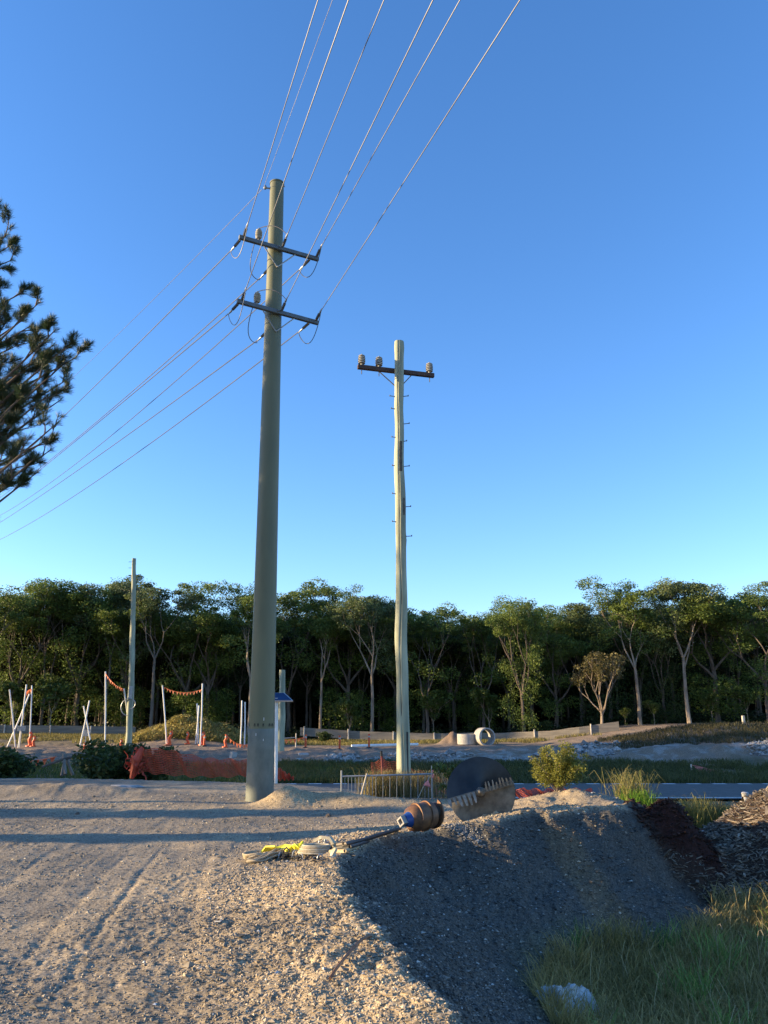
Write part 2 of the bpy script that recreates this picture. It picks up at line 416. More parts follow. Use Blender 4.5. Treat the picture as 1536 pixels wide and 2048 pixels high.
dense = np.linspace(R(-33), R(33), 620)
coarse_r = np.linspace(R(33), R(327), 90)[1:-1]
ang = np.concatenate([dense, coarse_r])
rad = np.concatenate([np.linspace(.4, 3.0, 14)[:-1], 3.0*(100/3.0)**np.linspace(0, 1, 800), np.array([108, 120, 140, 170, 220, 300, 450, 700, 1100, 1800])])
A, RR = np.meshgrid(ang, rad)
X = np.sin(A)*RR; Y = np.cos(A)*RR
Z, SD, CZ, MP, LOW = H(X, Y, full=True)
Z = np.where(RR > 100, .3, Z)
na, nr = len(ang), len(rad)
V = np.stack([X, Y, Z], -1).reshape(-1, 3)
V = np.vstack([V, [[0, 0, Hs(0, 0)]]])
i0 = (np.arange(nr-1)[:, None]*na + np.arange(na)[None, :]); i1 = (np.arange(nr-1)[:, None]*na + (np.arange(na)[None, :]+1) % na)
Q = np.stack([i0, i1, i1+na, i0+na], -1).reshape(-1, 4)
c = len(V)-1
T = np.stack([np.full(na, c), (np.arange(na)+1) % na, np.arange(na)], -1)
# albedo of the different soils
def ground_col(X, Y, SD, CZ, MP):
    g = lambda *c: np.array(c)
    n1 = fbm(X*.5, Y*.5, 4, 41); n2 = fbm(X*2.3, Y*2.3, 4, 42); n3 = fbm(X*.15, Y*.15, 3, 43)
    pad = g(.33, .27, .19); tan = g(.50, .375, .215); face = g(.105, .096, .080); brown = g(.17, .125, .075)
    soil = g(.17, .145, .08); bank = g(.30, .225, .16); pale = g(.36, .32, .27); mul = g(.055, .034, .024); redm = g(.045, .015, .011)
    C = np.zeros(X.shape+(3,)); C[:] = pad
    def mixin(col_, wgt):
        nonlocal C
        wgt = np.clip(wgt, 0, 1)[..., None]; C = C*(1-wgt)+col_*wgt
    ins = np.maximum(-SD, 0)
    mixin(tan, sstep(-.05, .35, n1+.5*n2)*.38); mixin(pad*.72, sstep(.0, .3, n3-.4*n2)*.5)
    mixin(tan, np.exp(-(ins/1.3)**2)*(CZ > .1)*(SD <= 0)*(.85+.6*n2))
    mixin(tan, (SD < 0)*sstep(15.5, 16.2, Y)*sstep(18, 17.2, Y)*sstep(-3, -2.3, X)*.9)
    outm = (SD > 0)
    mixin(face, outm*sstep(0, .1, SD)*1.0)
    st = vnoise((X*.97+Y*.30)*1.7+.25*n2, Y*.15, 47)
    mixin(brown, outm*sstep(.0, .2, st)*sstep(1.2, 2.2, X)*sstep(.1, .3, SD)*.85)
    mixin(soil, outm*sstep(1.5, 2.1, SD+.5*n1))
    mixin(bank, sstep(39, 41, Y+2*n1))
    mixin(pale, sstep(40.5, 41.5, Y+1.5*n1)*sstep(46.5, 45, Y)*sstep(.0, .3, n2+.5*n1)*sstep(-1, 4, X))
    mixin(soil*1.3, sstep(62, 64, Y))
    mixin(g(.19, .16, .09), sstep(51, 53, Y+2*n1)*(X < 8)*.6)
    mixin(g(.20, .14, .10), np.exp(-((X-4.45)/.8)**2-((Y-51.5)/.9)**2)*1.4)
    mixin(mul, sstep(.10, .3, MP))
    mixin(redm, sstep(.3, .5, MP)*sstep(5.1, 4.8, X)*sstep(11.9, 12.2, Y)*1.0)
    C = C*(1+.22*n2[..., None]+.18*n1[..., None])
    return np.clip(C, .01, .8)
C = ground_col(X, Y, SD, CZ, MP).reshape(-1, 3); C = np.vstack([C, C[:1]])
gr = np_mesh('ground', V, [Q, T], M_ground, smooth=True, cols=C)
tag(gr, kind='structure')

# road sheet with painted lines
def strip(name, x0, x1, y0, y1, z, m, nx=60):
    xs = np.linspace(x0, x1, nx); v = np.concatenate([np.stack([xs, 0*xs+y0, 0*xs+z], -1), np.stack([xs, 0*xs+y1, 0*xs+z], -1)])
    i = np.arange(nx-1); return np_mesh(name, v, np.stack([i, i+1, i+1+nx, i+nx], -1), m)
tag(strip('road', -90, 120, ROAD_Y0, ROAD_Y1, ROAD_Z+.03, M_asph), kind='structure')
b = MB()
for k in range(-60, 90):
    x = k*.95
    b.add([(x, ROAD_Y1-.42, ROAD_Z+.036), (x+.5, ROAD_Y1-.42, ROAD_Z+.036), (x+.5, ROAD_Y1-.12, ROAD_Z+.036), (x, ROAD_Y1-.12, ROAD_Z+.036)], [(0, 1, 2, 3)])
for y0 in (ROAD_Y0+.3,):
    b.add([(-80, y0, ROAD_Z+.036), (100, y0, ROAD_Z+.036), (100, y0+.2, ROAD_Z+.036), (-80, y0+.2, ROAD_Z+.036)], [(0, 1, 2, 3)])
tag(b.build('road_marking', M_paint), kind='structure')

# ================================================================== poles and lines
# ---- big steel pole
PB = G(519, 1600, 0.0); PB.z = Hs(PB.x, PB.y)
def pole_pt(px, py, Y0): return P(px, py, Y0)
pole_top = P(554, 368, 17.45)
sp_ = thing('steel_pole', (PB.x, PB.y, PB.z), 'tall tapered olive painted steel power pole with two crossarms carrying all the live lines', 'power pole')
axis = (pole_top - Vector((PB.x, PB.y, 0)))
def on_axis(z): return Vector((PB.x, PB.y, 0)) + axis*(z/axis.z)
def pr(z): return .287 - (.287-.180)*(z/15.3)
zj = P(525, 1457, PB.y).z
b = MB(); b.tube([on_axis(z) for z in (-.3, .0, .5, 1.0, zj-.02, zj)], [pr(0)+.012, pr(0)+.012, pr(.5)+.010, pr(1)+.009, pr(zj)+.010, pr(zj)-.001], n=40)
butt = b.build('butt_section', M_steelb, sp_, True)
b = MB(); zs = np.linspace(zj-.05, pole_top.z, 14); b.tube([on_axis(z) for z in zs], [pr(z) for z in zs], n=40); b.build('shaft', M_steelp, sp_, True)
b = MB(); b.tube([on_axis(z) for z in (pole_top.z-.02, pole_top.z+.015, pole_top.z+.03)], [pr(15.3)+.012, pr(15.3)+.012, pr(15.3)-.02], n=40); b.build('cap', M_steelp, sp_, True)
# joint marks (painted black blocks round the pole just above the joint)
def patch(z0, z1, a0, a1, off=.004, n=4):
    vs = []; 
    for z in (z0, z1):
        cc = on_axis(z)
        for k in range(n+1):
            a = a0+(a1-a0)*k/n; vs.append(cc+Vector((math.cos(a), math.sin(a), 0))*(pr(z)+off))
    return vs, [(k, k+1, n+2+k, n+1+k) for k in range(n)]
zc = P(525, 1450, PB.y).z
for xoff, ww in ((-.93, .10), (-.40, .13), (-.33, .0), (-.13, .13), (.27, .12), (.72, .13), (.90, .12)):
    if ww == 0: continue
    a = math.atan2(-math.sqrt(max(0, 1-xoff*xoff)), xoff)
    da = ww/2/max(.45, math.sqrt(1-xoff*xoff)+.1)
    b = MB(); b.add(*patch(zc-.028, zc+.032, a-da, a-da*.25)); b.add(*patch(zc-.028, zc+.032, a+da*.25, a+da)); b.add(*patch(zc+.012, zc+.032, a-da*.25, a+da*.25))
    b.build('joint_mark', M_groove, sp_)
for xo, z0, z1 in ((.30, P(525, 1441, PB.y).z, P(525, 1435, PB.y).z), (.30, P(525, 1481, PB.y).z, P(525, 1477, PB.y).z), (-.25, P(525, 1471, PB.y).z, P(525, 1466, PB.y).z)):
    a = math.atan2(-math.sqrt(1-xo*xo), xo); b = MB(); b.add(*patch(z0, z1, a-.025, a+.025, .014, 2)); b.build('chalk_mark', M_paint, sp_)
# crossarms
def plane_hit(A_, d, px, py):
    """where the view ray meets the vertical plane through A_ along d -> (distance along d, height)"""
    a, bb, c2 = ray(px, py)
    # t*(a,bb) = A + s*d
    det = a*(-d.y) - bb*(-d.x)
    t = (A_.x*(-d.y) - A_.y*(-d.x))/det
    s = (a*t-A_.x)*d.x + (bb*t-A_.y)*d.y
    return s, EYE+c2*t
def P_z(px, py, z): return G(px, py, z)
arms = []
for (l, r, z) in (((478, 474), (637, 519), 13.38), ((474, 602), (636, 646), 11.66)):
    a = P_z(*l, z); c_ = P_z(*r, z); mid = (a+c_)/2; d = (c_-a).normalized()
    nrm = Vector((d.y, -d.x, 0))              # towards the camera side
    ctr = on_axis(z); off = (ctr+nrm*(pr(z)+.06)) - mid
    off = nrm*off.dot(nrm)
    Q0 = ctr+nrm*(pr(z)+.06)
    (s1, h1), (s2, h2) = plane_hit(Q0, d, *l), plane_hit(Q0, d, *r); z = (h1+h2)/2
    ctr = on_axis(z); a = Vector((Q0.x+d.x*s1, Q0.y+d.y*s1, z)); c_ = Vector((Q0.x+d.x*s2, Q0.y+d.y*s2, z))
    rot = Matrix((d, -nrm, Vector((0, 0, 1)))).transposed()
    b = MB(); b.box((a+c_)/2, ((c_-a).length, .09, .105), rot, .008)
    arm = b.build('crossarm', M_arm, sp_)
    # braces below
    b = MB(); low = ctr + nrm*(pr(z)+.02) - Vector((0, 0, .52))
    for t in (-.42, .42):
        b.tube([(a+c_)/2 + d*t - Vector((0, 0, .05)), low], .016, 6)
    b.build('brace', M_galv, arm)
    b = MB(); b.tube([ctr+nrm*(-.2)+Vector((0, 0, 0)), ctr+nrm*(pr(z)+.16)], .018, 6); b.build('bolt', M_galv, arm)
    b = MB(); b.tube([low-nrm*.15, low+nrm*.05], .016, 6); b.build('bolt', M_galv, arm)
    arms.append((arm, a, c_, d, nrm, z, ctr))
dl = Vector((-.60, .80, 0)).normalized(); du = Vector((.36, -.93, 0)).normalized()
def conductor(A_, d, pts, s_end, label, rad=.0098, n=40):
    if len(pts) > 1: rad *= 1.35
    ss = [0.0]; hs = [A_.z]
    for p in pts:
        s, h = plane_hit(A_, d, *p); ss.append(s); hs.append(h)
    if len(pts) == 1:
        co = np.polyfit(ss, hs, 1); co = np.array([0.0006, co[0]-.0006*ss[1], A_.z])
    else:
        co = np.polyfit(ss, hs, 2); co[0] = np.clip(co[0], 0.0, .004)
        k = np.polyfit(ss[1:], [h-A_.z-co[0]*s*s for s, h in zip(ss[1:], hs[1:])], 1)
        s1 = ss[-1]; co = np.array([co[0], (hs[-1]-A_.z-co[0]*s1*s1)/s1, A_.z])
    b = MB(); P_ = []
    for k in range(n+1):
        s = s_end*(k/n)**1.3; P_.append(Vector((A_.x+d.x*s, A_.y+d.y*s, np.polyval(co, s))))
    b.tube(P_, rad, 6)
    o = b.build('overhead_wire', M_wire if len(pts) == 1 else M_wire_unlit, None, True, loc=A_)  # paler copy for the sunlit overhead wires, dark copy for the left ones
    tag(o, label, 'power line', 'overhead wires strung from the steel pole')
    return P_
def insulator(p0, p1, parent, r=.038, sheds=7):
    """strain insulator between p0 and p1"""
    p0 = Vector(p0); p1 = Vector(p1); d = (p1-p0); Ln = d.length; prof = [(0, .012)]
    for k in range(sheds):
        t = Ln*(.12+.72*k/(sheds-1)); prof += [(t-.010, r*.5), (t, r), (t+.012, r*.62)]
    prof += [(Ln, .012)]
    b = MB(); b.lathe(p0, d, prof, 12); i = b.build('insulator', M_ins, parent, True)
    b = MB(); b.lathe(p1-d.normalized()*.01, d, [(0, .016), (.05, .028), (.12, .02), (.2, .012)], 8)
    b.build('clamp', M_galv, i, True)
    return i
def jumper(parent, a, c_, sag, m=None, side=Vector((0, 0, 0)), r=.010, up=False):
    b = MB(); pts = []
    for k in range(15):
        t = k/14; q = a.lerp(c_, t) + Vector((0, 0, (1 if up else -1)*sag*math.sin(math.pi*t)**.8)) + side*math.sin(math.pi*t)
        pts.append(q)
    b.tube(pts, r, 6); return b.build('jumper', m or M_wire, parent, True)
up_t = {0: ((493, 457), (570, 465), (650, 492)), 1: ((489, 583), (569, 603), (645, 627))}
up_e = {0: ((636, 0), (768, 0), (920, 0)), 1: ((697, 0), (866, 0), (1040, 0))}
lf_t = {0: ((460, 505), (531, 531), (607, 545)), 1: ((456, 624), (530, 649), (610, 657))}
lf_e = {0: (((240, 723), (0, 952)), ((240, 804), (0, 995)), ((240, 857), (0, 1031))),
        1: (((240, 809), (0, 1003)), ((240, 881), (0, 1045)), ((240, 930), (0, 1079)))}
lvl = ('upper', 'lower'); pos3 = ('left end', 'middle', 'right end')
for j, (arm, a, c_, d, nrm, z, ctr) in enumerate(arms):
    att = [a+d*.12, ctr+nrm*(pr(z)+.10)+d*.10, c_-d*.06]
    back = [a+d*.05-nrm*.05, ctr-nrm*(pr(z)+.02)-d*.05-Vector((0, 0, .28)), c_-d*.22-nrm*.05]
    for k in range(3):
        # up-right wires
        A0 = att[k] + Vector((0, 0, .05)); e0 = A0 + du*.34 + Vector((0, 0, .04))
        insulator(A0, e0, arm)
        S = e0 + du*.12
        # slide the start so it sits on the photographed line
        s, h = plane_hit(S, du, *up_e[j][k])
        conductor(S, du, [up_e[j][k]], 34, 'wire running overhead to the right from the %s of the %s crossarm' % (pos3[k], lvl[j]))
        B0 = back[k] - Vector((0, 0, .03)); f0 = B0 + dl*.34 - Vector((0, 0, .03))
        insulator(B0, f0, arm)
        T_ = f0 + dl*.2
        conductor(T_, dl, list(lf_e[j][k]), 62, 'wire falling away to the left from the %s of the %s crossarm' % (pos3[k], lvl[j]))
        if k != 1:
            jumper(arm, S, T_, .55 if j == 0 else .62, M_wire if k == 0 else M_cablek, nrm*.08)
        else:
            pin = (a+(c_-a)*.235)
            # post insulator standing on the arm, jumper over it
            b = MB(); b.lathe(pin+Vector((0, 0, .05)), (0, 0, 1), [(0, .02), (.06, .02), (.06, .06), (.10, .085), (.12, .055), (.15, .09), (.17, .06), (.20, .09), (.22, .06), (.25, .088), (.27, .055), (.30, .07), (.33, .03), (.36, .02)], 14)
            pi_ = b.build('post_insulator', M_ins2, arm, True)
            top = pin+Vector((0, 0, .40)); jumper(arm, top, S, .10, M_wire, nrm*.10, up=True)
            bb = MB(); pts = []
            for q in range(16):
                t = q/15; p = top.lerp(T_, t); p.z -= .55*math.sin(math.pi*t)**.9; p += -d*.22*math.sin(math.pi*min(1, t*1.2)); pts.append(p)
            bb.tube(pts, .010, 6); bb.build('jumper', M_cablek, arm, True)
# earth wire at the top
zt = pole_top.z-.16; ct = on_axis(zt)
ea = MB(); ea.tube([ct, ct+Vector((-.34, -.06, 0))], .022, 8); ea.lathe(ct+Vector((-.30, -.06, -.04)), (0, 0, 1), [(0, .03), (.04, .05), (.10, .03)], 8)
ea.tube([ct+Vector((.1, -.12, 0)), ct+Vector((.23, -.14, -.03))], .014, 6)
ea.build('earth_bracket', M_galv, sp_, True)
E0 = ct+Vector((-.34, -.06, 0))
conductor(E0+du*.08, du, [(665, 0)], 34, 'thin earth wire running overhead to the right from the very top of the steel pole', .0055)
conductor(E0+dl*.08, dl, [(240, 665), (0, 885)], 62, 'thin earth wire falling away to the left from the very top of the steel pole', .0055)

# ---- timber pole
TY = 18.7
tb = P(807, 1600, TY); tt_ = P(797, 684, TY)
tb.z = Hs(tb.x, tb.y)-.2
def wob(z, s): return .011*math.sin(z*1.3+s)+.007*math.sin(z*2.9+s*2.1)
def timber_pole(name, base, top, r0, r1, label, cat='power pole', knob=True, crack=True, seg=60, seed=0.0, bend=0.0):
    t0 = thing(name, base, label, cat)
    pts, rr = [], []
    ns = 26; vs = []
    hgt = top.z-base.z
    def cen(t):
        z = t*hgt
        return base.lerp(top, t) + Vector((wob(z, seed)*1.0 + bend*math.sin(t*math.pi*1.4), wob(z, seed+2)*.6, 0))
    def rad_(t, a):
        z = t*hgt
        r = r0+(r1-r0)*t
        r *= 1 + .045*math.sin(z*1.9+seed)+.03*math.sin(z*4.3+1.1+seed)*math.cos(a) + .02*math.sin(3*a+z*.7)
        if knob: r *= 1+.16*math.exp(-((z-hgt+.15)/.22)**2)+.10*math.exp(-((z-hgt+1.9)/.3)**2)*math.cos(a-math.pi)*1.0 + .12*math.exp(-((z-hgt+5.4)/.12)**2)*max(0, math.cos(a))
        # long shallow split facing the camera
        da = (a-(1.5*math.pi-.18+.12*math.sin(z*1.7)) + math.pi) % (2*math.pi) - math.pi
        if crack: r *= 1-.10*math.exp(-(da/.10)**2)
        return r
    n = 48; b = MB(); vv = []
    for i in range(seg*2+1):
        t = i/(seg*2); c = cen(t)
        for k in range(n):
            a = 2*math.pi*k/n; r = rad_(t, a); vv.append(c+Vector((math.cos(a)*r, math.sin(a)*r, 0)))
    ff = [(i*n+k, i*n+(k+1) % n, (i+1)*n+(k+1) % n, (i+1)*n+k) for i in range(seg*2) for k in range(n)]
    ff.append(tuple(seg*2*n+k for k in range(n)))
    b.add(vv, ff); b.build('shaft', M_wood, t0, True)
    if crack:
        vv = []; m = seg*2
        for i in range(m+1):
            t = .02+.96*i/m; c = cen(t); z = t*hgt; a0 = 1.5*math.pi-.18+.12*math.sin(z*1.7)
            wd = .05*(.25+abs(vn1(z*1.7+seed)))
            for s in (-1, 1):
                a = a0+s*wd; r = rad_(t, a)+.003; vv.append(c+Vector((math.cos(a)*r, math.sin(a)*r, 0)))
        b = MB().add(vv, [(2*i, 2*i+1, 2*i+3, 2*i+2) for i in range(m)]); b.build('split', M_crack, t0)
    return t0, cen, rad_, hgt
def vn1(t): return math.sin(t*1.3)*.5+math.sin(t*2.7+1)*.35+math.sin(t*5.9+2)*.2
tp, cen, rad_, hgt = timber_pole('timber_pole', tb, tt_, .158, .112, 'near timber pole with rusty crossarm, three ribbed insulators and step pegs')
def tz(py): return (P(797, py, TY).z-tb.z)/hgt
# char patches
def pole_patch(t0, t1, a0, a1, name, m, off=.0035):
    vv = []; n1, n2 = 14, 8
    for i in range(n1+1):
        t = t0+(t1-t0)*i/n1; c = cen(t)
        for k in range(n2+1):
            e = 1-.35*abs(math.sin(i*2.1+k))*(k in (0, n2)); mid = (a0+a1)/2
            a = mid+(a0+(a1-a0)*k/n2-mid)*e; r = rad_(t, a)+off; vv.append(c+Vector((math.cos(a)*r, math.sin(a)*r, 0)))
    MB().add(vv, [(i*(n2+1)+k, i*(n2+1)+k+1, (i+1)*(n2+1)+k+1, (i+1)*(n2+1)+k) for i in range(n1) for k in range(n2)]).build(name, m, tp, True)
pole_patch(tz(945), tz(885), 1.48*math.pi, 1.72*math.pi, 'scorched_patch', M_stain)
pole_patch(tz(1032), tz(998), 1.60*math.pi, 1.8*math.pi, 'scorched_patch', M_stain)
# crossarm
za = P(797, 739, TY).z
al = P_z(716, 732, za); ar_ = P_z(869, 750, za); mid = (al+ar_)/2; d = (ar_-al).normalized(); nrm = Vector((d.y, -d.x, 0))
cc = cen((za-tb.z)/hgt); off = nrm*((cc - nrm*.13 - mid).dot(nrm)); al += off; ar_ += off
rot = Matrix((d, -nrm, Vector((0, 0, 1)))).transposed()
b = MB(); b.box((al+ar_)/2, ((ar_-al).length, .10, .115), rot, .008); arm = b.build('crossarm', M_rustarm, tp)
b = MB(); q = cc - nrm*.03 - Vector((0, 0, .42))
for s in (-.46, .44): b.tube([(al+ar_)/2+d*(s-.0)-nrm*.06+Vector((0, 0, -.03)), q-nrm*.1+d*.08*np.sign(s)], .014, 6)
b.build('brace', M_peg, arm)
for fr in (.052, .275, .94):
    p = al.lerp(ar_, fr)+Vector((0, 0, .055)); prof = [(0, .02), (.045, .03)]
    for k in range(5):
        zz = .055+.048*k; rr = (.092, .098, .098, .096, .090)[k]; prof += [(zz-.002, rr*.66), (zz, rr), (zz+.024, rr*.92), (zz+.026, rr*.64)]
    prof += [(.284, .06), (.286, .02), (.32, .018)]
    b = MB(); b.lathe(p, (0, 0, 1), prof, 18); i = b.build('insulator', M_ins2, arm, True)
    b = MB(); b.tube([p-Vector((0, 0, .25)), p-Vector((0, 0, .1))], .013, 6); b.build('pin', M_peg, i)
# step pegs
for x_, y_ in ((780, 793), (816, 793), (783, 818), (818, 848), (784, 875), (813, 883), (785, 932), (818, 933), (785, 988), (821, 1014), (785, 1044), (823, 1073)):
    t = tz(y_); c = cen(t); s = -1 if x_ < 797 else 1
    a0 = c+Vector((s*.08, 0, 0)); e = P(x_, y_, TY); e.y = c.y-.05
    b = MB(); b.tube([a0, e], .010, 6); b.tube([e+Vector((s*.004, 0, -.012)), e+Vector((s*.004, 0, .025))], .014, 6); b.build('step_peg', M_peg, tp)
b = MB(); c = cen(tz(1520)); b.box(c+Vector((.085, -.128, 0)), (.045, .02, 1.25), None, .004); b.build('cable_guard', M_black, tp)

# ---- far timber pole on the left and the cut-off stub
FY = 46.5
fb = P(257, 1492, FY); fb.z = Hs(fb.x, fb.y)-.2
fp, fcen, frad, fh = timber_pole('timber_pole', fb, P(270, 1117, FY), .19, .125, 'distant bare timber pole leaning slightly, among the white pipes on the left', knob=False, crack=False, seg=30, seed=2.2, bend=.05)
for py in (1124, 1136, 1150, 1163, 1178, 1194, 1210):
    p = P(270, py, FY); t = (p.z-fb.z)/fh; c = fcen(t); s = 1 if (py//2) % 2 else -1
    b = MB(); b.tube([c, c+Vector((s*.30, -.05, .0))], .014, 5); b.build('step_peg', M_peg, fp)
c = P(264, 1385, FY); c = fcen((c.z-fb.z)/fh)+Vector((.03, -.215, 0)); b = MB(); b.box(c, (.22, .03, .72), None, .006); b.build('marker_plate', M_galv, fp)
b = MB(); pts = [c+Vector((-.05-.42*math.sin(k/15*2*math.pi*.5)*1.0, -.04, -.35-.95*(1-math.cos(k/15*math.pi))/2)) for k in range(16)]; b.tube(pts, .022, 6)
pts = [c+Vector((.0+.35*math.sin(k/15*2*math.pi*.5), -.05, -.35-.6*(1-math.cos(k/15*math.pi))/2)) for k in range(16)]; b.tube(pts, .022, 6); b.build('cable_loop', M_galv, fp, True)
sb = P(562, 1494, 45.5); sb.z = Hs(sb.x, sb.y)-.2
st_, *_ = timber_pole('timber_stub', sb, P(565, 1340, 45.5), .22, .165, 'short cut-off timber pole stub just right of the steel pole, behind the blue solar panel', 'pole', knob=False, crack=False, seg=14, seed=4.0)

# ---- solar panel on its white post
SY = 22.2
s0 = P(552.5, 1560, SY); s0.z = Hs(s0.x, s0.y)-.1
so = thing('solar_panel_post', s0, 'small blue solar panel tilted on top of a slim white post beside the steel pole', 'solar panel')
b = MB(); b.tube([s0, P(553, 1396, SY)], .045, 12); b.build('post', M_pvc, so, True)
q = [P(586, 1401, SY-.15), P(569, 1385.5, SY+.32), P(519, 1385.5, SY+.32), P(521, 1401, SY-.15)]
nn = (q[1]-q[0]).cross(q[2]-q[0]).normalized(); nn = nn if nn.z > 0 else -nn
b = MB(); b.add([p for p in q]+[p-nn*.04 for p in q], [(0, 1, 2, 3), (7, 6, 5, 4), (0, 4, 5, 1), (1, 5, 6, 2), (2, 6, 7, 3), (3, 7, 4, 0)]); pn = b.build('panel', M_frame, so)
ctr = sum(q, Vector())/4; b = MB(); b.add([ctr+(p-ctr)*.93+nn*.004 for p in q], [(0, 1, 2, 3)]); b.build('solar_glass', M_blue, pn)
# the panel is seen from its face: face turned to the camera
b = MB(); b.add([ctr+(p-ctr)*.93-nn*.044 for p in q], [(3, 2, 1, 0)]); b.build('back_sheet', M_blue, pn)

# ================================================================== far construction site
def pvc(base_px, top_px, Y, label, parent=None, r=.043, m=None, name='white_pipe', Y2=None, group='white pipes propped upright on the far site', sink=.15):
    a = P(*base_px, Y); c = P(*top_px, Y2 or Y); a2 = Vector(a); a2.z = min(a.z, Hs(a.x, a.y)-.02)-sink*.3
    b = MB(); b.tube([a2, a2.lerp(c, .5)+Vector((.02, 0, 0)), c], r, 10)
    o = b.build(name, m or M_pvc, parent, True, loc=a2 if parent is None else None)
    if parent is None: tag(o, label, 'pipe', group)
    return o, c
def bunting(p0, p1, sag, n, label, size=.16, m=None, r=.012, cat='bunting', rope=None):
    o = thing('flag_bunting', p0, label, cat, 'strings of safety flags')
    N = 24; pts = [p0.lerp(p1, k/N)-Vector((0, 0, sag*4*(k/N)*(1-k/N))) for k in range(N+1)]
    b = MB(); b.tube(pts, r, 5); b.build('cord', rope or M_flag, o)
    for k in range(n):
        t = (k+.5)/n; i = min(N-1, int(t*N)); q = pts[i].lerp(pts[i+1], t*N-i); d = (pts[i+1]-pts[i]).normalized()
        tw = Vector((0, rnd.uniform(-.3, .3)*size, 0)); s = size*rnd.uniform(.85, 1.15)
        b = MB(); vs = [q-d*s*.5, q+d*s*.5, q+Vector((rnd.uniform(-.2, .2)*s, 0, -s*1.15))+tw, q+Vector((0, .01, -s*.5))+tw*1.3]
        b.add(vs, [(0, 3, 1), (0, 2, 3), (3, 2, 1)]); b.build('flag', m or M_flag, o)
    return o
def ground_top(px, py, Y): p = P(px, py, Y); p.z = Hs(p.x, p.y); return p
pvc((16, 1479), (59, 1388), 50.5, 'long white pipe leaning up to the right, at the far left of the site')
pvc((33, 1478), (19, 1379), 50.5, 'white pipe leaning left, leftmost of the site', Y2=50.2)
o_, c1 = pvc((37, 1492), (53, 1369), 49.5, 'white pipe behind the small white notice at the far left')
o_, c2 = pvc((60, 1478), (64, 1371), 50.5, 'upright white pipe with an orange sleeve on its foot, far left')
pvc((159, 1492), (179, 1401), 49.0, 'taller white pipe of the crossed pair leaning right, left of the tall pipe')
pvc((184, 1491), (167, 1412), 49.1, 'shorter white pipe of the crossed pair leaning left, left of the tall pipe')
o_, c3 = pvc((211, 1485), (211, 1343), 48.5, 'tallest white pipe, standing upright left of the distant timber pole')
o_, c4 = pvc((264, 1493), (248, 1378), 48.5, 'white pipe leaning against the distant timber pole', Y2=45.9)
o_, c5 = pvc((334, 1482), (325, 1371), 49.5, 'left white pipe of the flagged gateway in front of the overgrown mound')
o_, c6 = pvc((401, 1487), (405, 1367), 49.0, 'right white pipe of the flagged gateway in front of the overgrown mound')
pvc((391, 1487), (398, 1411), 49.4, 'short white pipe standing just left of the gateway right pipe')
pvc((397, 1478), (394, 1407), 49.6, 'short white pipe leaning left beside the gateway right pipe')
pvc((481, 1487), (484, 1401), 49.0, 'left one of two white pipes beside the steel pole')
pvc((489, 1487), (490, 1404), 49.1, 'right one of two white pipes beside the steel pole')
bunting(c1-Vector((0, 0, .55)), c2-Vector((0, 0, .25)), -.1, 4, 'short tangled orange flag string between two pipes at the far left', .28)
bunting(c3-Vector((0, 0, .1)), c4-Vector((0, 0, .0)), .18, 11, 'slanting string of small orange flags from the tallest pipe to the leaning pipe')
bunting(c5-Vector((0, 0, .05)), c6-Vector((0, 0, .35)), .28, 12, 'sagging string of orange and white flags across the gateway pipes')
# orange sleeves / bollards
def bollard(px, y0, y1, Y, label, lean=0.0, r=.075, bulky=False, cat='bollard'):
    a = P(px, y1, Y); a.z = Hs(a.x, a.y); h = max(.45, (y1-y0)/F*Y*.98); top = a+Vector((lean, 0, h))
    r *= .72 if bulky else 1
    o = thing('safety_bollard', a, label, cat, 'orange bollards on the far site')
    b = MB(); b.lathe(a, (0, 0, 1), [(0, r*2.6), (.05, r*2.5), (.07, r*1.6)], 12); b.build('base', M_orange if bulky else M_black, o, True)
    b = MB(); pts = [a.lerp(top, k/6)+Vector((.05*math.sin(k*1.7) if bulky else 0, 0, 0)) for k in range(7)]; b.tube(pts, [r*(1.25-.4*k/6) if bulky else r for k in range(7)], 12); b.build('tube', M_orange, o, True)
    b = MB(); zc_ = a.lerp(top, .74); zd = a.lerp(top, .86); b.tube([zc_, zd], r*1.06 if not bulky else r*1.0, 12); b.build('reflective_band', M_whitep, o, True)
    return o
bollard(337, 1457, 1484, 49.3, 'bulky orange sleeve at the foot of the gateway left pipe', .16, .12, True)
bollard(374.6, 1465, 1488, 49.3, 'orange bollard in the middle of the flagged gateway', -.02, .10, True)
bollard(404, 1459, 1484, 49.2, 'bulky orange sleeve at the foot of the gateway right pipe', .06, .13, True)
bollard(408, 1470, 1491, 48.8, 'thin orange bollard in front of the gateway right pipe', .02, .06)
ob, = [bollard(450, 1467, 1492, 48.0, 'orange bollard tethering a flag string left of the steel pole', .05, .10, True)]
bollard(60, 1452, 1479, 50.3, 'bulky orange sleeve on the upright far left pipe', .02, .13, True)
bollard(67, 1460, 1480, 50.0, 'red orange bollard right of the far left pipes', .06, .10, True)
bollard(168, 1489, 1503, 46.6, 'small orange bollard below the crossed white pipes', 0, .055)
bollard(242, 1477, 1490, 49.5, 'small orange bollard left of the distant timber pole', 0, .09, True)
bollard(611, 1471, 1497, 46.8, 'orange bollard right of the steel pole at the end of a flag string', 0, .06)
bollard(679, 1477, 1504, 46.8, 'orange bollard between the steel pole and the near timber pole', 0, .06)
bollard(738, 1477, 1504, 46.8, 'orange bollard just left of the near timber pole', 0, .06)
bunting(P(452, 1469, 48), P(484, 1489, 48.5), .12, 5, 'drooping orange flag string left of the steel pole near the ground', .22)
bunting(P(484, 1489, 48.5), P(512, 1486, 48.5), .05, 4, 'low orange flag string running behind the steel pole', .22)
bunting(P(560, 1481, 47), P(611, 1474, 46.9), .06, 6, 'orange flag string right of the steel pole ending at a bollard', .18)
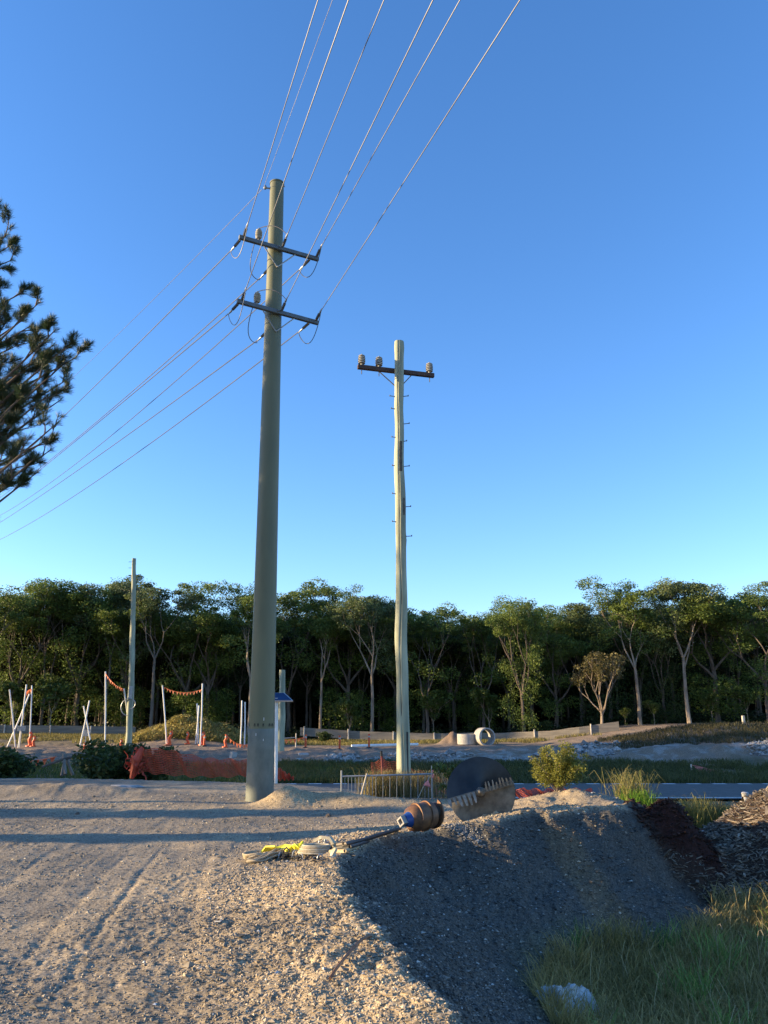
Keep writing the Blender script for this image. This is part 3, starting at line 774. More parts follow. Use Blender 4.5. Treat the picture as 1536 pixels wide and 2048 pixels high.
a_ = P(563, 1477, 50); b_ = P(592, 1475, 50)
o = thing('site_rail', a_, 'thin grey rail on a stake behind the flag string right of the steel pole', 'rail')
b = MB(); b.tube([a_, b_], .035, 6); b.build('rail', M_galv, o); b = MB(); b.tube([b_+Vector((0, 0, .25)), Vector((b_.x, b_.y, Hs(b_.x, b_.y)-.1))], .04, 6); b.build('stake', M_postw, o)
# notices
for (px, py, wd, hg, Y, lab, base) in ((43, 1457, 15, 9, 49.3, 'small white notice with a few grey lines fixed low on a far left pipe', 1492), (172, 1466, 11, 12, 49.6, 'small blank white notice on a short stake between the crossed pipes', 1480)):
    c = P(px, py, Y); sc_ = Y/F; o = thing('site_notice', (c.x, c.y, Hs(c.x, c.y)), lab, 'sign', 'white notices on the far site')
    b = MB(); b.box(c, (wd*sc_, .02, hg*sc_), None, .003); bd = b.build('board', M_whitep, o)
    b = MB(); b.tube([(c.x, c.y+.03, c.z), (c.x, c.y+.03, Hs(c.x, c.y)-.1)], .03, 6); b.build('stake', M_postw, o)
    if px < 100:
        b = MB()
        for k in range(3): b.box(c+Vector((0, -.014, (.07-.07*k))), (wd*sc_*(.75, .6, .7)[k], .004, .02))
        b.build('lettering', mat('grey_print', (.25, .25, .3), rough=.6), bd)
# timber board fence along the forest edge
def board_fence(pts, label, step=2.6, h=.62):
    P0 = []
    for (a_, b_) in zip(pts[:-1], pts[1:]):
        for q in range(4): P0.append(P(a_[0]+(b_[0]-a_[0])*q/4, a_[1]+(b_[1]-a_[1])*q/4, a_[2]+(b_[2]-a_[2])*q/4))
    P0.append(P(*pts[-1]))
    for p in P0: p.z = max(p.z, Hs(p.x, p.y)-.02)
    o = thing('low_board_fence', (P0[0].x, P0[0].y, P0[0].z), label, 'fence', 'low board fence along the forest edge')
    vs = []; N = len(P0)
    for p in P0:
        g = p.z
        for dz, dy in ((0.03, 0), (h, 0), (h, .05), (0.03, .05)): vs.append((p.x, p.y+dy, g+dz))
    fs = []
    for i in range(N-1):
        for k in range(4): fs.append((i*4+k, i*4+(k+1) % 4, (i+1)*4+(k+1) % 4, (i+1)*4+k))
    fs += [(0, 1, 2, 3), tuple((N-1)*4+k for k in (3, 2, 1, 0))]
    MB().add(vs, fs).build('boards', M_sheet, o)
    acc = 0.3
    for i in range(N-1):
        a, c = P0[i], P0[i+1]; L_ = (c-a).length
        while acc < L_:
            p = a.lerp(c, acc/L_); b = MB(); b.tube([(p.x, p.y-.06, p.z-.35), (p.x+rnd.uniform(-.03, .03), p.y-.06, p.z+h+rnd.uniform(.02, .14))], .055, 7)
            b.build('post', M_postw, o); acc += step*rnd.choice((.9, 1, 1.15))
        acc -= L_
board_fence([(-80, 1466, 60), (60, 1468, 60), (160, 1469, 60), (270, 1471, 60)], 'low weathered board fence with pale posts on the far left', 3.0)
board_fence([(600, 1472, 60.5), (720, 1480, 60), (850, 1484, 59), (980, 1489, 58), (1080, 1490, 56.5), (1160, 1486, 55.5), (1240, 1479, 55)], 'low weathered board fence with pale posts right of the near timber pole', 3.4)
# concrete pipes, slab, white pipe on the ground
a = ground_top(934, 1492, 50.5)
b = MB(); n = 36; vs = []; ro, ri, hh_ = .60, .50, .62
for z_, r_ in ((0, ri), (0, ro), (hh_, ro), (hh_, ri)): vs += [(a.x+math.cos(2*math.pi*k/n)*r_, a.y+math.sin(2*math.pi*k/n)*r_, a.z+z_) for k in range(n)]
b.add(vs, [(i*n+k, i*n+(k+1) % n, ((i+1) % 4)*n+(k+1) % n, ((i+1) % 4)*n+k) for i in range(4) for k in range(n)])
tag(b.build('concrete_pipe', M_conc, None, True, loc=a), 'short concrete pipe ring lying flat beside the earth heap', 'concrete pipe', 'concrete pipe rings on the far site')
a = P(969, 1478.5, 50.0); ax = Vector((.32, -.95, 0)).normalized(); sd_ = Vector((ax.y, -ax.x, 0)); vs = []; ro, ri, ln = .55, .47, .8
a.z = Hs(a.x, a.y)+ro-.06
for t_, r_ in ((-ln/2, ri), (-ln/2, ro), (ln/2, ro), (ln/2, ri)): vs += [a+ax*t_+sd_*math.cos(2*math.pi*k/n)*r_+Vector((0, 0, math.sin(2*math.pi*k/n)*r_)) for k in range(n)]
b = MB(); b.add(vs, [(i*n+k, i*n+(k+1) % n, ((i+1) % 4)*n+(k+1) % n, ((i+1) % 4)*n+k) for i in range(4) for k in range(n)])
tag(b.build('concrete_pipe', M_conc, None, True, loc=a), 'concrete pipe ring standing on edge so one looks through it', 'concrete pipe', 'concrete pipe rings on the far site')
a = P(703, 1490, 48); c_ = P(836, 1490, 49.5); a.z = Hs(a.x, a.y)+.12; c_.z = Hs(c_.x, c_.y)+.12
b = MB(); b.tube([a, c_], .09, 10); tag(b.build('white_pipe', M_pvc, None, True, loc=a), 'long white pipe lying on the ground behind the near timber pole', 'pipe', 'white pipes propped upright on the far site')
a = P(1488, 1450, 52); a.z = Hs(a.x, a.y)
b = MB(); b.box(a+Vector((0, 0, .25)), (.16, .16, .62), None, .02); tag(b.build('marker_stump', M_postw, None, loc=a), 'short pale marker stump on the crest of the right bank', 'marker')

# ================================================================== near and middle things
def mesh_sheet(name, rows, label, m=M_mesh, nx=110, nz=18, th=.020, tv=.016, parent=None, cat='safety mesh', group=None):
    """rows(u,v)->Vector; lattice of thin strips over u,v in 0..1"""
    V_, F_ = [], []
    def strip_(pts, ww, vert):
        n0 = len(V_)
        for i, p in enumerate(pts):
            d = (pts[min(i+1, len(pts)-1)]-pts[max(0, i-1)]).normalized()
            s = Vector((0, 0, 1)) if not vert else Vector((1, 0, 0))
            V_.append(p-s*ww/2); V_.append(p+s*ww/2)
        for i in range(len(pts)-1): F_.append((n0+2*i, n0+2*i+2, n0+2*i+3, n0+2*i+1))
    for j in range(nz+1):
        strip_([rows(i/nx, j/nz) for i in range(nx+1)], th, False)
    for i in range(nx+1):
        strip_([rows(i/nx, j/nz)+Vector((0, -.003, 0)) for j in range(nz+1)], tv, True)
    b = MB(); b.v = [tuple(v) for v in V_]; b.f = F_
    o = b.build(name, m, parent, loc=V_[0] if parent is None else None)
    if parent is None: tag(o, label, cat, group)
    return o
def interp_rows(top, bot, Y, amp=.08):
    tx = [p[0] for p in top]
    def f(u, v):
        px = tx[0]+(tx[-1]-tx[0])*u
        yt = float(np.interp(px, tx, [p[1] for p in top])); yb = float(np.interp(px, [p[0] for p in bot], [p[1] for p in bot]))
        p = P(px, yb+(yt-yb)*v, Y)
        dz = amp*(math.sin(u*23+v*2.5)+.6*math.sin(u*51+v*5)); p.y += dz; p.z += .03*math.sin(u*37+v*3)
        return p
    return f
fe = thing('orange_mesh_fence', P(283, 1545, 24.2), 'long sagging orange mesh fence left of the steel pole', 'safety mesh')
mesh_sheet('mesh', interp_rows([(283, 1497), (325, 1499), (367, 1507), (408, 1517), (500, 1521)], [(283, 1544), (360, 1551), (433, 1554), (500, 1551)], 24.2), '', parent=fe, nx=84, nz=14, th=.017, tv=.012)
b = MB(); rr2 = random.Random(3)
for k in range(26):
    p0 = P(rr2.uniform(259, 283), rr2.uniform(1510, 1545), 24.2+rr2.uniform(-.25, .15)); pts = [p0]
    for q in range(5): pts.append(pts[-1]+Vector((rr2.uniform(-.12, .12), rr2.uniform(-.08, .08), rr2.uniform(-.12, .13))))
    b.tube(pts, [.03*rr2.uniform(.5, 1.6) for _ in pts], 5, flat=.3)
b.tube([P(285, 1495, 24.1), P(272, 1520, 24.0), P(263, 1557, 24.0)], [.06, .13, .06], 7)
b.tube([P(283, 1515, 24.1), P(268, 1530, 24.0), P(264, 1545, 24.0)], [.05, .17, .1], 7, flat=.5)
b.build('bunched_mesh', M_mesh, fe)
b = MB(); b.tube([P(285, 1493, 24.3), P(266, 1558, 24.2)], .025, 6); b.build('stake', M_red, fe)
sm = mesh_sheet('orange_mesh_sheet', interp_rows([(536, 1530), (556, 1535), (572, 1546), (588, 1555)], [(536, 1560), (556, 1560), (572, 1559), (588, 1558)], 22.4), 'small triangular end of orange mesh lying right of the steel pole foot', nx=24, nz=9, th=.02, tv=.014)
mm = mesh_sheet('orange_mesh_sheet', interp_rows([(1024, 1577), (1080, 1580), (1120, 1580), (1183, 1579)], [(1024, 1594), (1080, 1596), (1120, 1597), (1183, 1594)], 19.5), 'red orange mesh strip behind the yellow green shrub', nx=60, nz=6, th=.02, tv=.014)
mp_ = mesh_sheet('orange_mesh_sheet', interp_rows([(742, 1525), (760, 1520), (775, 1521), (800, 1530), (880, 1556), (900, 1552)], [(742, 1575), (800, 1580), (840, 1584), (900, 1588)], 19.6), 'faded orange mesh hanging behind the steel barrier around the near timber pole', nx=56, nz=16, th=.009, tv=.006)
for (px, y0, y1, Y, r, m, lab, nm) in ((1186, 1586, 1604, 19.0, .05, M_whitep, 'short white capped post at the right end of the red mesh strip', 'short_post'),
                               (1490, 1586, 1614, 16.2, .065, M_whitep, 'stout white post among the lit grass at the right edge', 'short_post')):
    a = P(px, y1, Y); a.z = Hs(a.x, a.y)-.1; t = P(px, y0, Y); b = MB(); b.tube([a, t-Vector((0, 0, .03)), t, t+Vector((0, 0, .02))], [r, r, r*1.12, r*.7], 14); tag(b.build(nm, m, None, True, loc=a), lab, 'post')
# star picket with black cap
a = P(768, 1556, 19.3); a.z = Hs(a.x, a.y)-.2; t = P(763, 1508, 19.3)
o = thing('star_picket', a, 'dark red leaning star picket behind the steel barrier', 'stake')
d = (t-a).normalized(); b = MB()
for k in range(3):
    an = k*2*math.pi/3+.3; s = Vector((math.cos(an), math.sin(an), 0)); b.add([a-s*.003, a+s*.035, t+s*.035, t-s*.003, a+Vector((0, 0, 0))+s.cross(d)*.006, t+s.cross(d)*.006], [(0, 1, 2, 3), (4, 5, 2, 1)])
b.tube([a, t], .012, 6); b.build('picket', M_red, o); b = MB(); b.tube([t-d*.05, t+d*.07], .032, 10); b.build('cap', M_black, o, True)
# steel barrier
BY = 18.1
o = thing('steel_barrier', P(683, 1600, BY), 'low galvanised steel crowd barrier in front of the near timber pole', 'barrier')
pL = P(683, 1541, BY); pR = P(864, 1531, BY-.3); gl, gr_ = P(683, 1600, BY), P(864, 1608, BY-.3)
for top, g_ in ((pL, gl), (pR, gr_)):
    b = MB(); b.tube([g_-Vector((0, 0, .12)), top], .021, 8); b.build('post', M_galv, o, True)
r0, r1 = P(683, 1553, BY), P(864, 1548, BY-.3); b = MB(); b.tube([r0, r1], .019, 8); b.build('rail', M_galv, o, True)
l0, l1 = P(683, 1598, BY), P(864, 1601, BY-.3)
b = MB(); b.tube([l0, l1], .015, 6); b.build('rail', M_galv, o, True)
for k in range(1, 26):
    t = k/26.0
    if 9 < k < 25 and k % 2: continue
    b = MB(); b.tube([l0.lerp(l1, t), r0.lerp(r1, t)], .0075, 5); b.build('bar', M_galv, o)
a, t = P(719, 1603, BY-.1), P(734, 1547, BY-.1); b = MB(); b.tube([a, t], .018, 7); tag(b.build('leaning_stake', M_postw, None, loc=a), 'thin pale stake leaning on the steel barrier', 'stake')
# warning flag on a bent stick beside the barrier
fa, fb2 = P(832, 1606, BY-.5), P(866, 1545, BY-.6)
o = thing('marker_flag', fa, 'pink triangular flag on a slanting stick at the right end of the barrier', 'flag')
b = MB(); b.tube([fa, fa.lerp(fb2, .5)+Vector((-.02, 0, .03)), fb2], .007, 5); b.build('stick', M_postw, o)
b = MB(); q = [P(846, 1570, BY-.62), P(856, 1559, BY-.6), P(861, 1571, BY-.66), P(862, 1576, BY-.55)]
b.add(q, [(0, 1, 2), (0, 2, 3)]); b.build('flag', M_flagp, o)
b = MB(); b.add([P(864, 1536, BY-.33), P(868, 1545, BY-.36), P(867, 1556, BY-.34), P(863, 1555, BY-.33)], [(0, 1, 2, 3)])
tag(b.build('tape_rag', M_flagp, None, loc=P(864, 1545, BY-.33)), 'scrap of pink tape tied to the right barrier post', 'tape')
# right bunting beyond the road
pts_ = [(1382, 1530), (1398, 1533), (1418, 1538), (1446, 1543), (1475, 1547), (1505, 1551), (1545, 1552)]
o = thing('flag_bunting', P(1382, 1550, 35.5), 'row of red triangular flags in shade beyond the road on the right', 'bunting', 'strings of safety flags')
pp = [P(x, y, 35.5) for x, y in pts_]; b = MB(); b.tube(pp, .010, 5); b.build('cord', M_flagp, o)
for x, y in pts_[1:-1]:
    s = .20 if x != 1446 else .15; q = P(x, y, 35.5); b = MB(); b.add([q-Vector((s, 0, 0)), q+Vector((s, 0, -.02)), q+Vector((.02, .03, -s*1.5)), q+Vector((0, .05, -.1))], [(0, 3, 1), (0, 2, 3), (3, 2, 1)]); b.build('flag', M_flagp, o)
for x, y in ((1382, 1528), (1528, 1548)):
    q = P(x, y, 35.5); b = MB(); b.tube([q, (q.x, q.y, Hs(q.x, q.y)-.1)], .03, 6); b.build('stake', M_postw, o)
# left broken timber frame and flags in the dip
o = thing('timber_tripod', P(132, 1550, 30), 'rough grey timber tripod with a long crosspiece in the shaded dip', 'timber frame')
for a, c in (((123, 1552), (132, 1510)), ((146, 1550), (130, 1512)), ((131, 1549), (127, 1507))):
    b = MB(); b.tube([P(*a, 29.6+.5*(a[0] > 140)), P(*c, 30)], [.06, .05], 7); b.build('leg', M_sheet, o)
b = MB(); b.tube([P(84, 1534, 29.5), P(130, 1517, 29.9), P(158, 1513, 30.1), P(190, 1505, 30.4)], [.04, .05, .05, .03], 7); b.build('crosspiece', M_bark2, o)
bunting(P(36, 1521, 31), P(113, 1513, 31), .06, 5, 'string of red orange flags low in the shaded dip on the left', .20, M_orange)
# fallen debris bits on the far bank
for i, (px, py, lab) in enumerate(((607, 1505, 'pale broken slab lying on the far bank right of the steel pole'), (600, 1523, 'pale broken slab lower down the far bank right of the steel pole'), (466, 1515, 'scrap of white sheet on the far bank left of the steel pole'))):
    q = P(px, py, 42.5 if i != 1 else 40); q.z = Hs(q.x, q.y)+.1; b = MB(); b.box(q, (.55 if i < 2 else .3, .3, .07 if i < 2 else .4), Matrix.Rotation(.3+i, 3, 'Z') @ Matrix.Rotation(.25, 3, 'X'), .02)
    tag(b.build('debris_slab', M_conc, None, loc=q), lab, 'debris')
q = P(245, 1582, 20.5); q.z = Hs(q.x, q.y)+.02
bb = MB(); vs = []; n = 22
for k in range(n):
    a = 2*math.pi*k/n; r_ = 1+.25*math.sin(3*a+1)+.12*math.sin(7*a); vs.append((q.x+math.cos(a)*.42*r_, q.y+math.sin(a)*.28*r_, q.z))
vs2 = [(q.x+(x-q.x)*.7, q.y+(y-q.y)*.7, q.z+.05) for x, y, z in vs]
bb.add(vs+vs2+[(q.x, q.y, q.z+.06)], [(k, (k+1) % n, n+(k+1) % n, n+k) for k in range(n)]+[(n+k, n+(k+1) % n, 2*n) for k in range(n)])
tag(bb.build('spilled_sand', M_conc, None, True, loc=q), 'pale patch of spilled concrete on the shaded pad left of the steel pole', 'spill')

# ---- big auger
ac = P(962, 1584, 12.45); AR = .515
fwd = (Vector((-.18, -1.0, .10))).normalized()         # the auger's axis points at the viewer, a little to the left
sx = fwd.cross(Vector((0, 0, 1))).normalized()*-1; sx = sx if sx.x > 0 else -sx
sz_ = sx.cross(-fwd).normalized(); sz_ = sz_ if sz_.z > 0 else -sz_
def apt(r, th, dpt): return ac + sx*(r*math.cos(th)) + sz_*(r*math.sin(th)) + fwd*dpt
au = thing('auger', ac-Vector((0, 0, AR)), 'large round steel auger on the gravel crest, teeth across its face', 'auger')
TH0 = R(16)
def flight(th_start, name, m, pitch=.30, span=R(205), sgn=1):
    b = MB(); n = 56; rs = [.06, .2, .35, .47, AR]; vs = []
    for i in range(n+1):
        t = i/n; th = th_start - span*t*sgn; dp = .16 - pitch*t
        for r in rs: vs.append(apt(r, th, dp - .05*(r/AR)))
        for r in rs[::-1]: vs.append(apt(r, th, dp-.028 - .05*(r/AR)))
    m_ = len(rs)*2; fs = [(i*m_+k, i*m_+(k+1) % m_, (i+1)*m_+(k+1) % m_, (i+1)*m_+k) for i in range(n) for k in range(m_)]
    fs += [tuple(range(m_)), tuple(n*m_+k for k in range(m_))[::-1]]
    b.add(vs, fs); return b.build(name, m, au, True)
f1 = flight(math.pi+TH0, 'flight', M_steelaug)
f2 = flight(TH0, 'flight', M_dirtlit_steel)
f2['label'] = 'lower mud coated blade in a paler sunlit tone'; f1['label'] = 'upper worn blade darkened in colour as its shaded side'
# back flights further along the shaft
b = MB(); b.tube([apt(0, 0, .10), apt(0, 0, -.9)], .075, 16); b.build('shaft', M_steelaug, au, True)
for z0, nm in ((-.42, 'flight'),):
    b = MB(); n = 80; vs = []
    for i in range(n+1):
        t = i/n; th = math.pi+TH0-2*math.pi*t*1.3; dp = -.18-.5*t
        for r, e in ((.07, 0), (AR*.98, 0), (AR*.98, -.025), (.07, -.025)): vs.append(apt(r, th, dp+e))
    b.add(vs, [(i*4+k, i*4+(k+1) % 4, (i+1)*4+(k+1) % 4, (i+1)*4+k) for i in range(n) for k in range(4)]); b.build(nm, M_steelaug, au, True)
# holder bars and teeth on both leading edges
for side, th in ((0, math.pi+TH0), (1, TH0)):
    b = MB(); m3 = Matrix((sx*math.cos(th)+sz_*math.sin(th), -sx*math.sin(th)+sz_*math.cos(th), fwd)).transposed()
    b.box(apt((AR+.03)/2, th, .155), (AR-.03, .07, .06), m3, .008); hb = b.build('tooth_holder', M_dirtlit_steel, au)
    tdir = (-sx*math.sin(th)+sz_*math.cos(th))*(1 if side == 1 else 1)
    for k in range(6 if side == 0 else 8):
        r = .10+k*(AR-.13)/(5 if side == 0 else 7); c0 = apt(r, th, .165); L_ = (.13 if side == 0 else .10)*rr2.uniform(.65, 1.15); W_ = (.045 if side == 0 else .030)*rr2.uniform(.8, 1.15)
        tip = c0 + tdir*L_ + fwd*rr2.uniform(.03, .07) + (sx*math.cos(th)+sz_*math.sin(th))*rr2.uniform(-.02, .02); bs = c0 - tdir*.02
        rd = (sx*math.cos(th)+sz_*math.sin(th)); b = MB()
        vs = [bs-rd*W_/2-fwd*.02, bs+rd*W_/2-fwd*.02, bs+rd*W_/2+fwd*.03, bs-rd*W_/2+fwd*.03]
        md = bs.lerp(tip, .55); vs += [md-rd*W_/2-fwd*.016, md+rd*W_/2-fwd*.016, md+rd*W_/2+fwd*.022, md-rd*W_/2+fwd*.022]
        vs += [tip-rd*W_*.28-fwd*.006, tip+rd*W_*.28-fwd*.006, tip+rd*W_*.28+fwd*.008, tip-rd*W_*.28+fwd*.008]
        b.add(vs, [(0, 1, 2, 3)]+[(i*4+q, i*4+(q+1) % 4, (i+1)*4+(q+1) % 4, (i+1)*4+q) for i in range(2) for q in range(4)]+[(8, 9, 10, 11)]); b.build('tooth', M_teeth, hb)
b = MB(); b.lathe(apt(0, 0, .10), fwd, [(0, .07), (.06, .065), (.14, .03), (.2, .008)], 12); b.build('pilot_bit', M_teeth, au, True)

# ---- small rock auger / core barrel with the square socket
bc = P(811, 1641, 10.6); bx = Vector((.72, .62, .09)).normalized()
ba = thing('auger', bc-Vector((0, 0, .19)), 'smaller rusty drill head with a blue painted end and a square white socket', 'auger')
b = MB(); b.lathe(bc+bx*.06, bx, [(0, .105), (.04, .15), (.10, .165), (.36, .172), (.38, .165), (.39, .10)], 32); body = b.build('barrel', M_rust, ba, True)
b = MB(); n = 90; vs = []
sa = bx.cross(Vector((0, 0, 1))).normalized(); sb_ = sa.cross(bx)
for i in range(n+1):
    t = i/n; th = t*2*math.pi*2.2; dp = .14+.40*t
    for r, e in ((.12, 0), (.185, .0), (.185, .02), (.12, .02)): vs.append(bc+bx*(dp+e)+sa*(r*math.cos(th))+sb_*(r*math.sin(th)))
b.add(vs, [(i*4+k, i*4+(k+1) % 4, (i+1)*4+(k+1) % 4, (i+1)*4+k) for i in range(n) for k in range(4)]); b.build('spiral', M_rust, body, True)
b = MB(); b.lathe(bc+bx*.36, bx, [(0, .10), (.08, .11), (.16, .14), (.19, .14), (.20, .05)], 24); b.build('tail', M_darkst, ba, True)
b = MB(); b.lathe(bc-bx*.02, bx, [(0, .07), (.03, .078), (.07, .09), (.11, .12)], 28); hub = b.build('hub', M_bluep, ba, True)
m3 = Matrix((sa*math.cos(.6)+sb_*math.sin(.6), -sa*math.sin(.6)+sb_*math.cos(.6), bx)).transposed()
b = MB(); vs = []
for dz in (-.09, .01):
    for r in (.052, .033):
        for q in range(4):
            an = math.pi/4+q*math.pi/2; vs.append(bc+m3@Vector((math.cos(an)*r*1.41, math.sin(an)*r*1.41, dz)))
fs = [(0+q, (q+1) % 4, 4+(q+1) % 4, 4+q) for q in range(4)]+[(q, (q+1) % 4, 8+(q+1) % 4, 8+q) for q in range(4)]+[(4+q, 4+(q+1) % 4, 12+(q+1) % 4, 12+q) for q in range(4)]
b.add(vs, fs); b.build('socket', M_conc, hub)
b = MB(); b.add([bc+m3@Vector((math.cos(math.pi/4+q*math.pi/2)*.047, math.sin(math.pi/4+q*math.pi/2)*.047, -.03)) for q in range(4)], [(0, 1, 2, 3)]); b.build('socket_hole_dark', M_groove, hub)  # black quad closing the socket, standing for its unlit inside

# ---- drill rods / hoses along the crest and the rigging heap
def gp(px, py, dz=0.0, z=.12):
    g = G(px, py, z)
    for _ in range(6):
        g = G(px, py, Hs(g.x, g.y)+dz)
    return g
for i, (pts, r, m, lab, nm) in enumerate((
    ([(652, 1694), (690, 1689), (730, 1679), (765, 1668), (800, 1657)], .026, M_darkst, 'dark oily drill rod lying along the crest towards the small drill head', 'drill_rod'),
    ([(655, 1699), (700, 1694), (738, 1683), (768, 1672)], .020, M_black, 'black hose beside the drill rod on the crest', 'hose'),
    ([(660, 1703), (690, 1702), (725, 1690), (742, 1683)], .018, M_rope, 'pale fabric strap beside the black hose', 'strap'),
    ([(662, 1688), (700, 1686), (740, 1676), (770, 1669)], .014, M_black, 'thin black hose behind the drill rod', 'hose'))):
    P_ = [gp(x, y, r+.015+.02*(k % 2)) for k, (x, y) in enumerate(pts)]; b = MB(); b.tube(P_, r, 8); tag(b.build(nm, m, None, True, loc=P_[0]), lab, {'drill_rod': 'rod', 'hose': 'hose', 'strap': 'strap'}[nm])
# tan rope hank
ro = thing('rope_hank', gp(560, 1732), 'hank of thick tan rope stretched out in front of the rigging heap', 'rope')
rr3 = random.Random(5)
for k in range(9):
    off = (k-4)*.028; pts = []
    for q in range(22):
        t = q/21; px = 496+(652-496)*t
        g = G(px, 1731+3.0*math.sin(t*7+1.1)-2*t, .03); g.y += off*(.9+.5*math.sin(t*9+.6*k)); g.z = Hs(g.x, g.y)+.02+.028*math.sin((k-4)*.5+t*9)**2+.02*(k % 2)
        pts.append(g)
    b = MB(); b.tube(pts, .0125, 6); b.build('strand', M_rope, ro, True)
for k in range(4):      # loops at the left end
    c = G(503, 1729, .03); pts = []
    for q in range(15):
        a = math.pi*.5+q/14*math.pi*1.25; g = Vector((c.x+.02*k+math.cos(a)*(.09+.025*k), c.y+.02+math.sin(a)*(.05+.03*k), 0)); g.z = Hs(g.x, g.y)+.03+.015*k; pts.append(g)
    b = MB(); b.tube(pts, .0125, 6); b.build('loop', M_rope, ro, True)
# yellow sling: folded flat webbing
def webbing(pts, wdt, th, m, name, parent=None, label=None, cat=None, twist=.6):
    vs = []; n = len(pts)
    for i, p in enumerate(pts):
        d = (pts[min(i+1, n-1)]-pts[max(i-1, 0)]).normalized(); s = d.cross(Vector((0, 0, 1))).normalized(); s = (s*math.cos(twist*math.sin(i*1.3))+Vector((0, 0, 1))*math.sin(twist*math.sin(i*1.3)))
        u = s.cross(d).normalized()
        for a, c2 in ((-1, -1), (1, -1), (1, 1), (-1, 1)): vs.append(p+s*wdt/2*a+u*th/2*c2)
    fs = [(i*4+k, i*4+(k+1) % 4, (i+1)*4+(k+1) % 4, (i+1)*4+k) for i in range(n-1) for k in range(4)]+[(0, 1, 2, 3), tuple((n-1)*4+k for k in (3, 2, 1, 0))]
    b = MB(); b.add(vs, fs); o = b.build(name, m, parent, loc=pts[0] if parent is None else None)
    if label: tag(o, label, cat)
    return o
ys = thing('lifting_sling', gp(565, 1700), 'bright yellow lifting sling folded at the back of the rigging heap', 'sling')
webbing([gp(x, y, .05+dz) for x, y, dz in ((527, 1703, 0), (535, 1697, .02), (550, 1694, .04), (566, 1694, .03), (580, 1697, .02))], .10, .018, M_yel, 'strap', ys)
webbing([gp(x, y, .04+dz) for x, y, dz in ((545, 1703, 0), (560, 1702, .0), (575, 1704, .02))], .05, .02, M_rope, 'strap', ys)
webbing([gp(x, y, .05+dz) for x, y, dz in ((580, 1702, 0), (588, 1697, .03), (595, 1692, .07), (600, 1690, .10), (607, 1689, .09))], .09, .018, M_yel, 'strap', ys, twist=1.0)
# coiled strap
cc_ = gp(631, 1712, 0); co = thing('strap_coil', cc_, 'coil of pale webbing strap lying in the rigging heap', 'strap')
for k in range(5):
    pts = []
    for q in range(25):
        a = 2*math.pi*q/24; g = Vector((cc_.x+math.cos(a)*(.20-.012*k), cc_.y+.04+math.sin(a)*(.115-.008*k), cc_.z+.035+.018*k)); pts.append(g)
    b = MB(); b.tube(pts, .012, 6, cap=False); b.build('turn', M_rope if k % 2 else M_cream, co, True)
# hook-shaped shackle guard
g0 = gp(655, 1714, .02)
sh = thing('shackle_hook', g0, 'large cream painted hook standing at the right of the coil', 'hook')
pts = [g0+Vector((x, y, z)) for x, y, z in ((-.14, .05, .15), (-.06, .02, .185), (.02, 0, .18), (.065, -.01, .13), (.07, -.02, .07), (.045, -.03, .01))]
webbing(pts, .06, .03, M_cream, 'hook', sh, twist=.15)
b = MB(); b.lathe(g0+Vector((.06, -.03, .01)), (.2, 1, 0), [(-.05, .018), (.07, .018)], 10); b.build('pin', M_galv, sh, True)
# small shackles
def shackle(p, s, rz, label, m=M_galv):
    o = thing('shackle', p, label, 'shackle', 'steel shackles in the rigging heap'); ca, sa_ = math.cos(rz), math.sin(rz); pts = []
    for k in range(13):
        a = -.4+k/12*(math.pi+.8); x = math.cos(a)*s; z = math.sin(a)*s*1.25+s*.8; pts.append(p+Vector((x*ca, x*sa_, z)))
    b = MB(); b.tube(pts, s*.23, 8); b.build('bow', m, o, True)
    b = MB(); e = Vector((ca, sa_, 0)); b.tube([p-e*s*1.35+Vector((0, 0, s*.45)), p+e*s*1.35+Vector((0, 0, s*.45))], s*.2, 8); b.build('pin', m, o, True)
for (px, py, s, rz, lab) in ((645, 1692, .045, .2, 'upright shackle at the left end of the drill rod'), (655, 1688, .05, .9, 'taller shackle standing at the end of the drill rod'), (561, 1718, .035, 1.1, 'shackle between the rope hank and the yellow sling'),
                        (592, 1716, .04, .3, 'dull shackle lying left of the strap coil'), (603, 1720, .03, 2.1, 'small shackle in front of the strap coil'), (640, 1722, .03, .5, 'small shackle below the cream hook')):
    shackle(gp(px, py, .0), s, rz, lab)
# chain heap and dark lashing
for i, (pts, lab) in enumerate((([(545, 1716), (552, 1711), (560, 1714), (568, 1718), (577, 1712), (585, 1717), (596, 1719), (606, 1714)], 'black chain in the left of the rigging heap'),
                     ([(610, 1722), (618, 1717), (628, 1722), (636, 1718), (648, 1723)], 'black chain tangled in front of the strap coil'))):
    Pn = [gp(x, y, .02) for x, y in pts]; o = thing('chain', Pn[0], lab, 'chain'); L_ = []
    for a, c in zip(Pn[:-1], Pn[1:]):
        for q in range(5): L_.append((a.lerp(c, q/5), (c-a).normalized()))
    b = MB()
    for k, (p, d) in enumerate(L_):
        s = d.cross(Vector((0, 0, 1))).normalized() if k % 2 else Vector((0, 0, 1)); pts = [p+d*.022*math.cos(2*math.pi*q/8)+s*.012*math.sin(2*math.pi*q/8)+Vector((0, 0, .012*(k % 3))) for q in range(9)]
        b.tube(pts, .005, 5, cap=False)
    b.build('links', M_black, o)
Pn = [gp(x, y, .03+dz) for x, y, dz in ((566, 1709, .0), (568, 1700, .05), (573, 1695, .09), (578, 1700, .06), (577, 1708, .02))]; b = MB(); b.tube(Pn, .009, 6); tag(b.build('lashing_cord', M_black, None, True, loc=Pn[0]), 'black cord looped over the yellow sling', 'cord')
